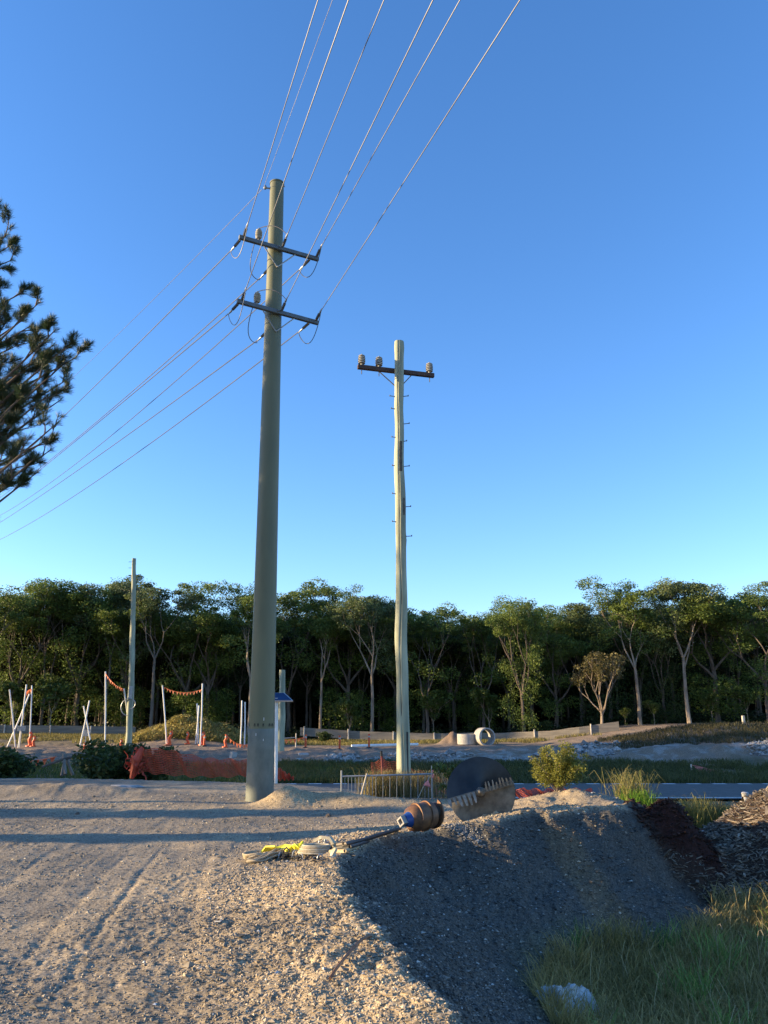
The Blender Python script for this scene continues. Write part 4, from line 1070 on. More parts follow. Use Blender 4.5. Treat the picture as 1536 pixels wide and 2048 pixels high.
# rusty bar on the lit slope, U-shaped wire staple, dark clods on the pad
Pn = [gp(x, y, .02+dz) for x, y, dz in ((660, 1957, 0), (672, 1938, .02), (690, 1915, .03), (705, 1898, .02), (722, 1880, .03), (733, 1874, .02), (742, 1872, .0))]
b = MB(); b.tube(Pn, .009, 7); tag(b.build('rusty_bar', M_rust, None, True, loc=Pn[0]), 'bent rusty reinforcing bar lying down the lit gravel slope', 'rebar')
Pn = [gp(x, y, .012) for x, y in ((430, 1843), (440, 1843), (445, 1840), (441, 1837), (432, 1838))]; b = MB(); b.tube(Pn, .005, 6); tag(b.build('wire_staple', M_whitep, None, True, loc=Pn[0]), 'little pale U shaped staple on the gravel', 'staple')
for px, py, s, lab in ((657, 1633, .05, 'dark clod sitting in the shadow strip right of the steel pole'), (155, 1629, .045, 'dark clod in the shadow strip on the left of the pad'), (1005, 1664, .07, 'brown rock below the small drill head')):
    if px == 1005: px, py = 897, 1663
    g = gp(px, py, 0); vs = []; r4 = random.Random(px); b = MB()
    b.lathe(g-Vector((0, 0, s*.4)), (0, 0, 1), [(0, s*.6), (s*.4, s), (s*.9, s*.9), (s*1.35, s*.4)], 9); b.v = [tuple(Vector(v)+Vector((r4.uniform(-1, 1), r4.uniform(-1, 1), r4.uniform(-1, 1)))*s*.18) for v in b.v]
    tag(b.build('clod', M_bark2, None, loc=g), lab, 'clod')
# crumpled white sheet, bottom right
def Gz(px, py):
    g = G(px, py, -1.4)
    for _ in range(10): g = G(px, py, Hs(g.x, g.y))
    return g
wc = Gz(1115, 2020); n = 26; V_ = []; F_ = []
for j in range(n):
    for i in range(n):
        u, v = i/(n-1)*2-1, j/(n-1)*2-1; x = wc.x+.13+u*.28+.10*v+.06*math.sin(7*v); y = wc.y-.05+v*.28+.07*math.sin(5*u)
        V_.append((x, y, Hs(x, y)+.04+.24*max(0, 1-abs(u+.15*v)**1.5)*max(0, 1-v*v)+.10*float(vnoise(np.array([u*4.]), np.array([v*4.]), 3)[0])+.05*float(vnoise(np.array([u*11.]), np.array([v*11.]), 4)[0])))
for j in range(n-1):
    for i in range(n-1): F_.append((j*n+i, j*n+i+1, (j+1)*n+i+1, (j+1)*n+i))
b = MB(); b.v = V_; b.f = F_; tag(b.build('crumpled_sheet', M_rag, None, loc=wc), 'crumpled dirty white plastic sheet in the grass at the bottom right', 'plastic sheet')
g = Gz(1478, 1768); b = MB(); b.box(g+Vector((0, 0, .05)), (.018, .24, .012), Matrix.Rotation(-.9, 3, 'Z') @ Matrix.Rotation(.75, 3, 'X'), .003); tag(b.build('white_splinter', M_whitep, None, loc=g), 'thin white splinter stuck in the dark mulch pile', 'splinter')

# ================================================================== vegetation
def leaf_cloud(cent, rad, nper, size, cols, seed, aspect=.5, droop=0.0, shell=.35, jitter=.35):
    """many small leaf faces filling flattened blobs; returns V,F,C"""
    rs = np.random.RandomState(seed); cent = np.asarray(cent); rad = np.asarray(rad)
    n = len(cent); idx = np.repeat(np.arange(n), nper); N = len(idx)
    d = rs.normal(size=(N, 3)); d /= np.linalg.norm(d, axis=1)[:, None]
    r = rs.uniform(shell, 1.0, N)**.6
    p = cent[idx] + d*rad[idx]*r[:, None]*(1+rs.normal(0, .12, N))[:, None]
    a = rs.normal(size=(N, 3)); a[:, 2] = a[:, 2]*.6 - droop; a /= np.linalg.norm(a, axis=1)[:, None]
    b = np.cross(a, rs.normal(size=(N, 3))); b /= np.linalg.norm(b, axis=1)[:, None]
    L = size*rs.uniform(.6, 1.3, N)[:, None]
    v = np.stack([p-a*L*.5, p+b*L*aspect*.5, p+a*L*.5, p-b*L*aspect*.5], 1).reshape(-1, 3)
    f = np.arange(N*4).reshape(-1, 4)
    cc = np.asarray(cols); k = rs.rand(n)[idx]*.65+rs.rand(N)*.35
    c = cc[0]*(1-k[:, None]) + cc[1]*k[:, None]; c = c*rs.uniform(1-jitter, 1+jitter, N)[:, None]
    return v, f, np.repeat(c, 4, axis=0)
M_bark3 = mat('grey_bark', (.17, .145, .12), (.09, .075, .06), scale=4, rough=.9, bump=.02, stretch=(1, 1, .3), coords='World')
OLIVE = [(.06, .105, .028), (.21, .26, .055)]
DARK = [(.03, .055, .02), (.085, .115, .03)]  # low greens, partly to carry the deep shade of the forest
GREYG = [(.07, .105, .05), (.19, .225, .085)]
YELG = [(.14, .15, .03), (.34, .31, .06)]
DRY = [(.12, .09, .045), (.20, .155, .075)]

def skeleton(seed, h, fork, r0, nl, spread, depth, lean=.04, limb_len=.34, up=.35):
    rs = random.Random(seed); tubes = []; tips = []
    p = Vector((0, 0, -.4)); pts = [p.copy()]; rad = [r0*1.25]
    n = 6; q = Vector((0, 0, 0))
    for i in range(1, n+1):
        q = q + Vector((rs.uniform(-1, 1)*lean*h/n, rs.uniform(-1, 1)*lean*h/n, h*fork/n)); pts.append(q.copy()); rad.append(r0*(1-.35*i/n))
    tubes.append((pts, rad))
    def grow(p, d, L, r, k):
        pts = [p.copy()]; rad = [r]; q = p.copy(); dd = d.copy()
        for i in range(3):
            dd = (dd + Vector((rs.uniform(-.25, .25), rs.uniform(-.25, .25), rs.uniform(-.02, .22)))).normalized(); q = q+dd*L/3; pts.append(q.copy()); rad.append(r*(1-.16*(i+1)))
        tubes.append((pts, rad))
        if k <= 1: tips.append((q.copy(), k))
        if k == 0: return
        m = rs.choice((2, 2, 3)); a0 = rs.uniform(0, 6.28)
        for j in range(m):
            a = a0+j*6.28/m+rs.uniform(-.5, .5); s = rs.uniform(.35, .8)
            nd = (dd + Vector((math.cos(a)*s, math.sin(a)*s, rs.uniform(0, up)))).normalized(); grow(q, nd, L*rs.uniform(.62, .85), r*.5, k-1)
    a0 = rs.uniform(0, 6.28)
    for j in range(nl):
        a = a0+j*6.28/nl+rs.uniform(-.4, .4); s = spread*rs.uniform(.6, 1.2)
        st = q if j < 3 else pts[-2].lerp(pts[-1], rs.random()) 
        st = tubes[0][0][-1] if j < 3 else tubes[0][0][-2]
        grow(st, Vector((math.cos(a)*s, math.sin(a)*s, 1)).normalized(), h*limb_len*rs.uniform(.7, 1.05), r0*.5, depth)
    return tubes, tips
def make_tree(name, loc, seed, h, label, fork=.42, r0=.17, nl=4, spread=.5, depth=3, bark=None, cols=OLIVE, clump=(1.0, .6), nper=170, leaf=.165, low=0, cat='tree', group=None, limb_len=.25, lean=.03, extra_low=0, lowz=(.1, .55), aspect=.5, droop=.2):
    root = thing(name, loc, label, cat, group)
    tubes, tips = skeleton(seed, h, fork, r0, nl, spread, depth, lean, limb_len)
    zt_ = max(t[0].z for t in tips)+clump[1]*.7; s = h/zt_
    L = Vector(loc); b = MB()
    for pts, rad in tubes: b.tube([L+p*s for p in pts], [max(.012, r*s) for r in rad], 6, cap=False)
    b.build('trunk', bark or M_bark, root, True)
    rs = np.random.RandomState(seed); ce, ra = [], []
    for t, k in tips:
        c = np.array(t*s) + rs.normal(0, .25, 3)*clump[0]*.6; q = rs.uniform(.42, 1.25)*(1 if k == 0 else .8)
        ce.append(c+np.array(L)); ra.append((clump[0]*q, clump[0]*q, clump[1]*q))
    for _ in range(extra_low):      # foliage lower down
        z = rs.uniform(lowz[0], lowz[1])*h; a = rs.uniform(0, 6.28); r = rs.uniform(.3, 1.0)*h*(.20 if z > .5*h else .17)
        ce.append(np.array(L)+np.array([math.cos(a)*r, math.sin(a)*r, z])); q = rs.uniform(.7, 1.3); ra.append((clump[0]*q, clump[0]*q, clump[1]*q*1.2))
    v, f, c = leaf_cloud(ce, ra, nper, leaf, cols, seed, aspect, droop)
    np_mesh('crown', v, f, M_leaf, root, cols=c)
    return root
PARK = 0
def at_px(px, Y): p = P(px, 1480, Y); p.z = Hs(p.x, p.y); return p
protos = {}
def place(kind, px, top, Y, label, group=None, rz=None, s_=None, wide=1.0):
    """first use builds the kind on the spot, later uses copy it"""
    p = at_px(px, Y); zt_ = P(px, top, Y).z; h = zt_-p.z
    kw, hh = KINDS[kind]
    if kind not in protos:
        o = make_tree(kw.get('nm', 'gum_tree'), p, kw['seed'], h, label, **{k: v for k, v in kw.items() if k not in ('nm', 'seed')})
        if group: o['group'] = group
        protos[kind] = (o, h); return o
    o, h0 = protos[kind]; s = h/h0
    r = dup(o, p, rnd.uniform(0, 6.28) if rz is None else rz, s*wide, label, None, s)
    if group: r['group'] = group
    elif 'group' in r: del r['group']
    return r
KINDS = {
 'gumA': (dict(seed=11, fork=.40, r0=.16, nl=3, spread=.42, depth=3, clump=(.85, .5), nper=210, limb_len=.24, extra_low=10, lowz=(.5, .85)), 12),
 'gumB': (dict(seed=23, fork=.46, r0=.17, nl=4, spread=.40, depth=3, clump=(.85, .5), nper=210, cols=GREYG, limb_len=.22, extra_low=10, lowz=(.5, .85)), 12),
 'gumC': (dict(seed=37, fork=.34, r0=.15, nl=4, spread=.55, depth=3, clump=(.95, .5), nper=210, limb_len=.26, bark=M_bark3, extra_low=14, lowz=(.4, .85)), 12),
 'bushA': (dict(seed=41, fork=.30, r0=.20, nl=5, spread=.75, depth=3, clump=(1.05, .62), nper=250, bark=M_bark2, limb_len=.24, extra_low=34, lowz=(.08, .85), cols=OLIVE, nm='broad_tree'), 12),
 'bushB': (dict(seed=53, fork=.34, r0=.18, nl=5, spread=.6, depth=3, clump=(1.0, .6), nper=250, bark=M_bark2, limb_len=.22, lowz=(.08, .85), extra_low=36, cols=[(.055, .10, .024), (.21, .25, .05)], nm='broad_tree'), 12),
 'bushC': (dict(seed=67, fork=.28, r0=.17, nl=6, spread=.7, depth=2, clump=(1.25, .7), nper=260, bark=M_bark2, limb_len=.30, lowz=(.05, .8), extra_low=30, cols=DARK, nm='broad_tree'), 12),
 'deep_shadeA': (dict(seed=141, fork=.38, r0=.17, nl=4, spread=.6, depth=3, clump=(1.05, .62), nper=170, bark=M_bark2, limb_len=.24, extra_low=22, lowz=(.3, .85), cols=[(.014, .026, .010), (.045, .062, .018)], nm='broad_tree'), 12),  # foliage darkened in colour to stand for shade deep in the forest
 'deep_shadeB': (dict(seed=153, fork=.42, r0=.15, nl=5, spread=.5, depth=2, clump=(1.1, .7), nper=220, bark=M_bark2, limb_len=.30, extra_low=22, lowz=(.3, .85), cols=[(.016, .03, .012), (.052, .07, .02)], nm='broad_tree'), 12),  # second deep kind, forest shade likewise put into the leaf colour
 'gumD': (dict(seed=211, fork=.5, r0=.14, nl=3, spread=.5, depth=3, clump=(.7, .42), nper=210, cols=GREYG, limb_len=.2, extra_low=7, lowz=(.45, .9), bark=M_bark3), 12),
 'gumE': (dict(seed=223, fork=.28, r0=.17, nl=3, spread=.34, depth=3, clump=(.8, .5), nper=210, limb_len=.3, extra_low=12, lowz=(.3, .9), bark=M_bark2), 12),
 'bushD': (dict(seed=231, fork=.24, r0=.2, nl=4, spread=.95, depth=3, clump=(1.15, .5), nper=260, bark=M_bark2, limb_len=.23, extra_low=26, lowz=(.15, .8), cols=OLIVE, nm='broad_tree'), 12),
 'sap': (dict(seed=71, fork=.35, r0=.04, nl=4, spread=.6, depth=2, clump=(.40, .32), nper=60, leaf=.20, limb_len=.26, extra_low=3, nm='sapling', cols=[(.05, .085, .02), (.14, .17, .04)]), 4),
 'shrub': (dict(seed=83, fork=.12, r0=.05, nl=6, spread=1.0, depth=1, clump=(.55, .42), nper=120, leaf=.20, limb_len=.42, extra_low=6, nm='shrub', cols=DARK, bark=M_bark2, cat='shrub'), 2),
}
FRONT = [
 ('bushB', -95, 1175, 63, 'broad tree leaning into view from beyond the left edge of the forest'),
 ('bushA', 22, 1168, 64, 'broad olive crowned tree at the far left edge of the forest'),
 ('gumE', 78, 1163, 66, 'gum tree second from the left edge of the forest'),
 ('bushA', 148, 1149, 63.5, 'tallest wide crowned tree left of the distant timber pole'),
 ('gumD', 205, 1153, 67, 'grey green gum just left of the distant timber pole'),
 ('bushB', 243, 1203, 64, 'lower dark tree directly behind the distant timber pole'),
 ('gumD', 300, 1163, 65, 'open crowned gum just right of the distant timber pole'),
 ('bushD', 360, 1172, 64, 'flat topped gum above the flagged gateway'),
 ('bushB', 408, 1222, 66, 'low dark tree above the right gateway pipe'),
 ('gumD', 452, 1218, 65, 'thin grey gum in the dip of the tree line left of the steel pole'),
 ('gumA', 496, 1162, 63.5, 'tall gum with a feathery top peeping out left of the steel pole'),
 ('gumE', 575, 1168, 64.5, 'gum immediately right of the steel pole'),
 ('gumA', 640, 1170, 66, 'gum with a narrow top between the steel pole and the forked gum'),
 ('bushB', 692, 1205, 64, 'dark crown left of the forked pale gum'),
 ('gumB', 742, 1190, 62, 'forked pale trunked gum left of the near timber pole'),
 ('gumD', 800, 1214, 66, 'gum directly behind the near timber pole'),
 ('gumE', 855, 1215, 64, 'thin gum with a double trunk right of the near timber pole'),
 ('bushD', 912, 1232, 66, 'low dark tree above the flat concrete ring'),
 ('gumE', 968, 1222, 65, 'gum above the standing concrete ring'),
 ('bushA', 1048, 1187, 63, 'rounded broad green tree standing above its neighbours in the middle right'),
 ('bushD', 1112, 1218, 65, 'dark tree between the rounded green tree and the dry twiggy tree'),
 ('gumD', 1165, 1200, 64, 'gum rising behind the dry twiggy tree'),
 ('bushC', 1225, 1205, 66, 'dark crown left of the two tall pale gums'),
 ('gumA', 1283, 1156, 60.5, 'left of the two tall pale trunked gums on the right bank'),
 ('bushC', 1335, 1215, 65, 'dark tree between the two tall pale gums'),
 ('gumB', 1383, 1160, 60, 'right of the two tall pale trunked gums on the right bank'),
 ('bushB', 1440, 1182, 62, 'olive tree right of the two tall pale gums'),
 ('gumE', 1490, 1190, 64, 'gum with a high fork near the right edge'),
 ('bushD', 1545, 1168, 61, 'tree filling the right edge of the forest'),
 ('gumA', 1625, 1170, 63, 'tall gum beyond the right edge of the forest'),
 ('bushB', 1700, 1175, 64, 'broad tree beyond the right edge of the forest'),
]
for i, (k, px, top, Y, lab) in enumerate(FRONT):
    if px not in (742, 1283, 1383, 1048): Y += (-2.6, 1.6, -.4, 3.2, -1.6, 2.4)[i % 6]
    if px == 1048: Y = 59
    place(k, px, top, Y, lab, 'front row of forest trees', wide=(1.0, 1.22, .85, 1.1, .78)[i % 5], rz={742: 1.0, 1283: .3, 1383: 2.2}.get(px, None))
rb = random.Random(19)
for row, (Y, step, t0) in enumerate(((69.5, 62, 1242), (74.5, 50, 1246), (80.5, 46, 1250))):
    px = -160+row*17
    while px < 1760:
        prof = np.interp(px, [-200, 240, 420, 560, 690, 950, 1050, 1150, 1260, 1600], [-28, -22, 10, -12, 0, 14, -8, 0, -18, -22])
        place(rb.choice(('deep_shadeA', 'deep_shadeB', 'deep_shadeA', 'gumC', 'deep_shadeB', 'bushB') if row == 0 else ('deep_shadeA', 'deep_shadeB')), px, t0+prof+rb.uniform(-24, 16), Y+rb.uniform(-2, 2), 'dark tree deeper in the forest, half hidden behind the front row', 'deeper forest trees')
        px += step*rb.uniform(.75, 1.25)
# the dense far wood that closes the view between the trunks
N = 105000; rs = np.random.RandomState(5)
x = rs.uniform(-62, 66, N); y = rs.uniform(81.5, 92, N); hh = 8.8+1.5*fbm(x*.12, y*.1, 3, 51)+1.5*fbm(x*.5, y*.3, 2, 52)
z = rs.uniform(0, 1, N)**.85*hh
v, f, c = leaf_cloud(np.stack([x, y, z], -1), np.full((N, 3), .4), 1, .95, [(.006, .012, .006), (.016, .024, .010)], 6, .7)  # near-black leaf colour stands for the shade inside the wood
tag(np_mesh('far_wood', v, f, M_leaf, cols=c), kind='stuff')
# low scrub along the forest floor
N = 2600; x = rs.uniform(-52, 60, N); y = 62.5+rs.uniform(0, 1, N)**1.3*14; z0 = H(x, y, fine=False); hs_ = .5+1.2*rs.rand(N)**2
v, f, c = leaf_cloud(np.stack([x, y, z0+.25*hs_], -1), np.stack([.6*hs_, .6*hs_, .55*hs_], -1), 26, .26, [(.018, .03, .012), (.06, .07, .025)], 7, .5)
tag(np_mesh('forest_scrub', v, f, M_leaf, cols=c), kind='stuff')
# saplings and shrubs picked out by the sun
for px, top, Y, lab in ((700, 1396, 61.3, 'small sunlit sapling with a yellow green crown left of the forked gum'), (1312, 1398, 60.5, 'leafy sapling between the two tall pale gums'),
                        (1430, 1384, 60.5, 'sapling with pale stem right of the two tall pale gums'), (980, 1372, 62, 'leafy sapling above the standing concrete ring'), (1254, 1415, 60.5, 'thin sapling just left of the two tall pale gums'),
                        (1500, 1372, 60.5, 'sapling near the right edge of the bank'), (868, 1378, 62.5, 'dim sapling right of the near timber pole'), (95, 1350, 61.5, 'sunlit sapling behind the far left pipes'), (22, 1360, 61.8, 'low leafy sapling at the left edge')):
    place('sap', px, top, Y, lab, 'young trees at the forest edge')
for px, top, Y, lab in ((222, 1478, 26.5, 'dark round shrub at the left end of the orange mesh fence'), (8, 1492, 26.5, 'dark shrub at the left edge in the shaded dip'), (1086, 1440, 61, 'low shrub on the forest edge right of the concrete rings'), (648, 1462, 57, 'low green shrub between the steel pole and the near timber pole'),
                        (300, 1487, 27, 'small shrub tip showing over the orange mesh fence')):
    place('shrub', px, top, Y, lab, 'low shrubs')
# dry twiggy tree
make_tree('dry_tree', at_px(1207, 58), 97, P(1207, 1305, 58).z-at_px(1207, 58).z, 'dry twiggy olive brown tree with pale branches on the forest edge', fork=.22, r0=.13, nl=6, spread=.75, depth=3,
          clump=(.52, .32), nper=46, leaf=.17, cols=[(.10, .09, .035), (.20, .165, .07)], limb_len=.32, group='front row of forest trees')
# trees outside the frame on the left: they throw the shade over the dip, the road and the pad
for i in range(12):
    y = 21.6+i*1.95; p = Vector((-40+rb.uniform(-1, 1), y, 0)); o, h0 = protos['bushC']; s = rb.uniform(14.0, 15.2)/h0
    r = dup(o, p, rb.uniform(0, 6.28), s*.85, 'dense tree outside the left edge whose shade lies across the road and dip', 'shade trees left of the frame', s)
# narrow trees for the shade strips on the pad
def column(loc, h, r, seed, label, z0=.0, n=90, cols=DARK, name='narrow_tree', leaf=.22):
    rs = np.random.RandomState(seed); root = thing(name, loc, label, 'tree', 'narrow trees left of the frame'); L = Vector(loc)
    b = MB(); b.tube([L+Vector((0, 0, -.2)), L+Vector((0, 0, h*.9))], [.16, .04], 8); b.build('trunk', M_bark2, root)
    ce, ra = [], []
    for k in range(n):
        t = rs.rand(); z = z0+(h-z0)*t; q = r*(1-.35*t); a = rs.uniform(0, 6.28); d = rs.uniform(0, .7)*q
        ce.append((L.x+math.cos(a)*d, L.y+math.sin(a)*d, L.z+z)); ra.append((q*.42,)*3)
    v, f, c = leaf_cloud(ce, ra, 60, leaf, cols, seed); np_mesh('crown', v, f, M_leaf, root, cols=c)
column((-20, 11.7, 0), 4.5, .62, 1, 'narrow dense tree left of the frame casting the nearest shade strip')
column((-20, 14.8, 0), 4.6, 1.02, 2, 'wider dense tree left of the frame casting the second shade strip', n=130)
column((-25, 16.6, 0), 16.4, .98, 3, 'tall tree left of the frame dappling the lower steel pole', z0=5.4, n=250, leaf=.26)

# ---- the pine reaching in from the left
PY = 12.2
pb = Vector((-9.6, PY, Hs(-9.6, PY)))
pine = thing('pine_tree', pb, 'dark pine with tufted needles reaching in from the left edge', 'tree')
b = MB(); b.tube([pb+Vector((0, 0, -.3)), pb+Vector((.1, 0, 5)), pb+Vector((.0, .1, 10)), pb+Vector((.1, 0, 14.5))], [.26, .21, .13, .03], 12); b.build('trunk', M_bark2, pine, True)
rp_ = random.Random(77); br = MB(); tufts = []
def pbranch(p, d, L, r, k, dens=1.0):
    pts = [p.copy()]; q = p.copy(); dd = d.copy(); n = 5; rad = [r]
    for i in range(n):
        dd = (dd+Vector((rp_.uniform(-.16, .16), rp_.uniform(-.16, .16), rp_.uniform(-.06, .18)))).normalized(); q = q+dd*L/n; pts.append(q.copy()); rad.append(r*(1-.75*(i+1)/n))
        if k > 0 and i > 0:
            for _ in range(3 if k > 1 else 3):
                if rp_.random() < .85:
                    a = Vector((rp_.uniform(-1, 1), rp_.uniform(-1, 1), rp_.uniform(-.4, .9))).normalized(); pbranch(q, (dd*.9+a*.9).normalized(), L*rp_.uniform(.22, .42), r*.42*(1-.1*i), k-1, dens)
    br.tube(pts, [max(.004, x_) for x_ in rad], 5, cap=False)
    if rp_.random() < dens: tufts.append((q.copy(), dd.copy()))
    if k == 0 and rp_.random() < dens*.55: tufts.append((pts[3].copy(), (dd+Vector((rp_.uniform(-.8, .8),)*3)).normalized()))
targets = [((0, 430), 1), ((28, 470), 1), ((38, 520), 1), ((10, 560), 1), ((60, 585), 1), ((92, 605), 1), ((78, 650), 1), ((50, 690), 1), ((84, 720), 1), ((20, 640), 1), ((10, 720), 1),
           ((150, 690), 1), ((166, 715), 1), ((155, 755), 1), ((120, 690), 1), ((135, 800), .7), ((110, 740), 1), ((70, 770), 1), ((90, 830), .7), ((30, 800), 1), ((128, 870), .25), ((85, 915), 1), ((60, 900), 1), ((20, 880), .8), ((75, 945), 1), ((15, 960), .35), ((-20, 500), 1), ((-30, 600), 1), ((-60, 760), 1), ((-40, 860), 1), ((-10, 1045), 1), ((100, 885), .8), ((48, 935), 1), ((88, 945), .9), ((30, 835), 1), ((125, 660), 1), ((145, 725), 1), ((110, 790), 1), ((20, 500), 1), ((60, 640), 1), ((40, 745), 1), ((5, 915), 1), ((130, 845), .3), ((115, 900), .25)]
for (px, py), dens in targets:
    t = P(px-14, py, PY+rp_.uniform(-1.3, 1.3)); L_ = t.x+9.5
    st = Vector((-9.5, PY+rp_.uniform(-.1, .1), min(14.2, max(3.0, t.z-L_*rp_.uniform(.45, .65))))); mid = st.lerp(t, .55)+Vector((0, 0, -.12*L_))
    pts = [st, st.lerp(mid, .5)+Vector((0, 0, -.03)), mid, mid.lerp(t, .5)+Vector((0, 0, -.05)), t]; br.tube(pts, [.055, .045, .034, .022, .008], 6, cap=False)
    d = (t-mid).normalized()
    for k in range(7):
        u = .3+.7*(k+rp_.random())/7; i = min(3, int(u*4)); q = pts[i].lerp(pts[i+1], u*4-i)
        a = Vector((rp_.uniform(-1, 1), rp_.uniform(-1, 1), rp_.uniform(-.35, .8))).normalized(); pbranch(q, (d*1.0+a*.8).normalized(), rp_.uniform(.35, .7)*(1.05-.45*u), .014, 1, dens)
    tufts.append((t, d))
br.build('branches', M_bark2, pine, True)
tq = np.array([[*a, *d] for a, d in tufts]); nt_ = len(tq); per = 52; idx = np.repeat(np.arange(nt_), per); rs = np.random.RandomState(8)
rv = rs.normal(size=(len(idx), 3)); rv /= np.linalg.norm(rv, axis=1)[:, None]
dv = tq[idx, 3:]*1.0+rv*.8; dv /= np.linalg.norm(dv, axis=1)[:, None]
side = np.cross(dv, rs.normal(size=dv.shape)); side /= np.linalg.norm(side, axis=1)[:, None]
Ln = rs.uniform(.09, .15, len(idx))[:, None]; base = tq[idx, :3]-tq[idx, 3:]*rs.uniform(0, .07, len(idx))[:, None]
v = np.stack([base-side*.0012, base+side*.0012, base+dv*Ln*.6+side*.0020, base+dv*Ln, base+dv*Ln*.6-side*.0020], 1).reshape(-1, 3)
f = np.arange(len(idx)*5).reshape(-1, 5); gcol = np.where(rs.rand(nt_) < .06, 1.9, 1.0)[idx]*rs.uniform(.7, 1.3, len(idx)); gc = np.repeat(np.stack([gcol, gcol, gcol*.9], -1), 5, axis=0)
np_mesh('needles', v, f, M_needle, pine, cols=gc)

# ---- near shrub on the mound and the leafy weed behind the auger
yp = P(1117, 1598, 14.6); yp.z = Hs(yp.x, yp.y)
ysh = thing('yellow_shrub', yp, 'sunlit yellow green shrub growing on the gravel mound right of the auger', 'shrub'); rs = np.random.RandomState(4)
b = MB(); ce, ra = [], []
for k in range(34):
    a = rnd.uniform(0, 6.28); r = rnd.uniform(.1, .5)**.8; tx = yp+Vector((math.cos(a)*r*.98+.03, math.sin(a)*r*.7, rnd.uniform(.3, .86)*(1-.35*r)))
    b.tube([yp+Vector((rnd.uniform(-.06, .06), 0, -.05)), yp.lerp(tx, .5)+Vector((0, 0, .06)), tx], [.009, .006, .003], 5, cap=False)
    for q in range(5): c = yp.lerp(tx, rnd.uniform(.45, 1.05)); ce.append((c.x+rnd.uniform(-.06, .06), c.y+rnd.uniform(-.06, .06), c.z+rnd.uniform(-.03, .06))); ra.append((.11, .11, .09))
b.build('stems', M_bark, ysh)
v, f, c = leaf_cloud(ce, ra, 70, .042, YELG, 9, .4, 0, .1); np_mesh('foliage', v, f, M_leaf, ysh, cols=c)
wp = P(905, 1570, 17.3); wp.z = Hs(wp.x, wp.y); wt = thing('leafy_weed', wp, 'drooping broad leaved green weed behind the top left of the auger', 'plant'); ce, ra = [], []
b = MB()
for k in range(16):
    tx = wp+Vector((rnd.uniform(-.35, .4), rnd.uniform(-.2, .2), rnd.uniform(.3, .72))); b.tube([wp, wp.lerp(tx, .6)+Vector((0, 0, .05)), tx], [.008, .006, .004], 5, cap=False); ce.append(tx); ra.append((.12, .1, .09))
b.build('stems', M_bark, wt); v, f, c = leaf_cloud(ce, ra, 40, .10, [(.05, .09, .02), (.15, .17, .04)], 10, .4, .8, .1); np_mesh('leaves', v, f, M_leaf, wt, cols=c)

# ================================================================== grasses, stones, mulch
def blades(name, x, y, h, wdt, cols, seed, bend=.5, zoff=0.0, tagk=True, label=None, cat=None, curl=.25):
    rs = np.random.RandomState(seed); N = len(x); z = H(x, y)+zoff
    h = np.broadcast_to(np.asarray(h, float), (N,))*rs.uniform(.5, 1.25, N); a = rs.uniform(0, 2*np.pi, N); bx_ = np.cos(a)*h*bend*rs.uniform(.3, 1.3, N); by_ = np.sin(a)*h*bend*rs.uniform(.3, 1.3, N)
    t = rs.uniform(0, 2*np.pi, N); wx_, wy_ = np.cos(t)*wdt/2, np.sin(t)*wdt/2; B = np.stack([x, y, z-.02], -1); Wv = np.stack([wx_, wy_, 0*x], -1)
    M1 = B+np.stack([bx_*.3, by_*.3, h*.5], -1); M2 = B+np.stack([bx_*.72, by_*.72, h*.85], -1); Tp = B+np.stack([bx_*1.15, by_*1.15, h*(1-curl*rs.rand(N))], -1)
    v = np.stack([B-Wv, B+Wv, M1+Wv*.9, M1-Wv*.9, M2+Wv*.6, M2-Wv*.6, Tp], 1).reshape(-1, 3)
    k = np.arange(N)[:, None]*7; q = np.concatenate([k+np.array([[0, 1, 2, 3]]), k+np.array([[3, 2, 4, 5]])]); tr = k+np.array([[5, 4, 6]])
    cc = np.asarray(cols); m = rs.rand(N)*.6 + .4*np.clip(fbm(x*1.1, y*1.1, 3, seed)+.5, 0, 1); c = cc[0]*(1-m[:, None])+cc[1]*m[:, None]; c = c*rs.uniform(.7, 1.3, N)[:, None]
    o = np_mesh(name, v, [q, tr], M_grass, cols=np.repeat(c, 7, axis=0), loc=None if tagk else (x.mean(), y.mean(), z.mean()))
    if tagk: tag(o, label, kind='stuff')
    else: tag(o, label, cat)
    return o
rs = np.random.RandomState(21)
def scatter(n, x0, x1, y0, y1, cond):
    x = rs.uniform(x0, x1, n); y = rs.uniform(y0, y1, n); z, sd, cz, mp, low = H(x, y, full=True); m = cond(x, y, z, sd, mp, low); return x[m], y[m]
gx, gy = scatter(150000, 1.5, 11, 4.5, 13.8, lambda x, y, z, sd, mp, low: (sd > 0) & (z-low < .16+.25*(vnoise(x*1.5, y*1.5, 61)+.2)) & (mp < .22+.15*vnoise(x*3, y*3, 62)))
patch_ = fbm(gx*.7, gy*.7, 3, 63); green = (patch_+.42*sstep(9.8, 11.0, gy)+.35*sstep(2.9, 2.1, gx)) > .62
blades('rough_grass', gx[~green], gy[~green], .30, .0090, [(.23, .195, .055), (.62, .46, .18)], 31, .75)
blades('green_grass', gx[green], gy[green], .36, .0095, [(.10, .17, .04), (.32, .42, .11)], 32, .55)
gx, gy = scatter(34000, 3.9, 10, 14.0, 18.8, lambda x, y, z, sd, mp, low: (sd > .1) & (mp < .3))
blades('verge_grass', gx, gy, .42, .008, [(.10, .15, .03), (.36, .29, .10)], 33, .5)
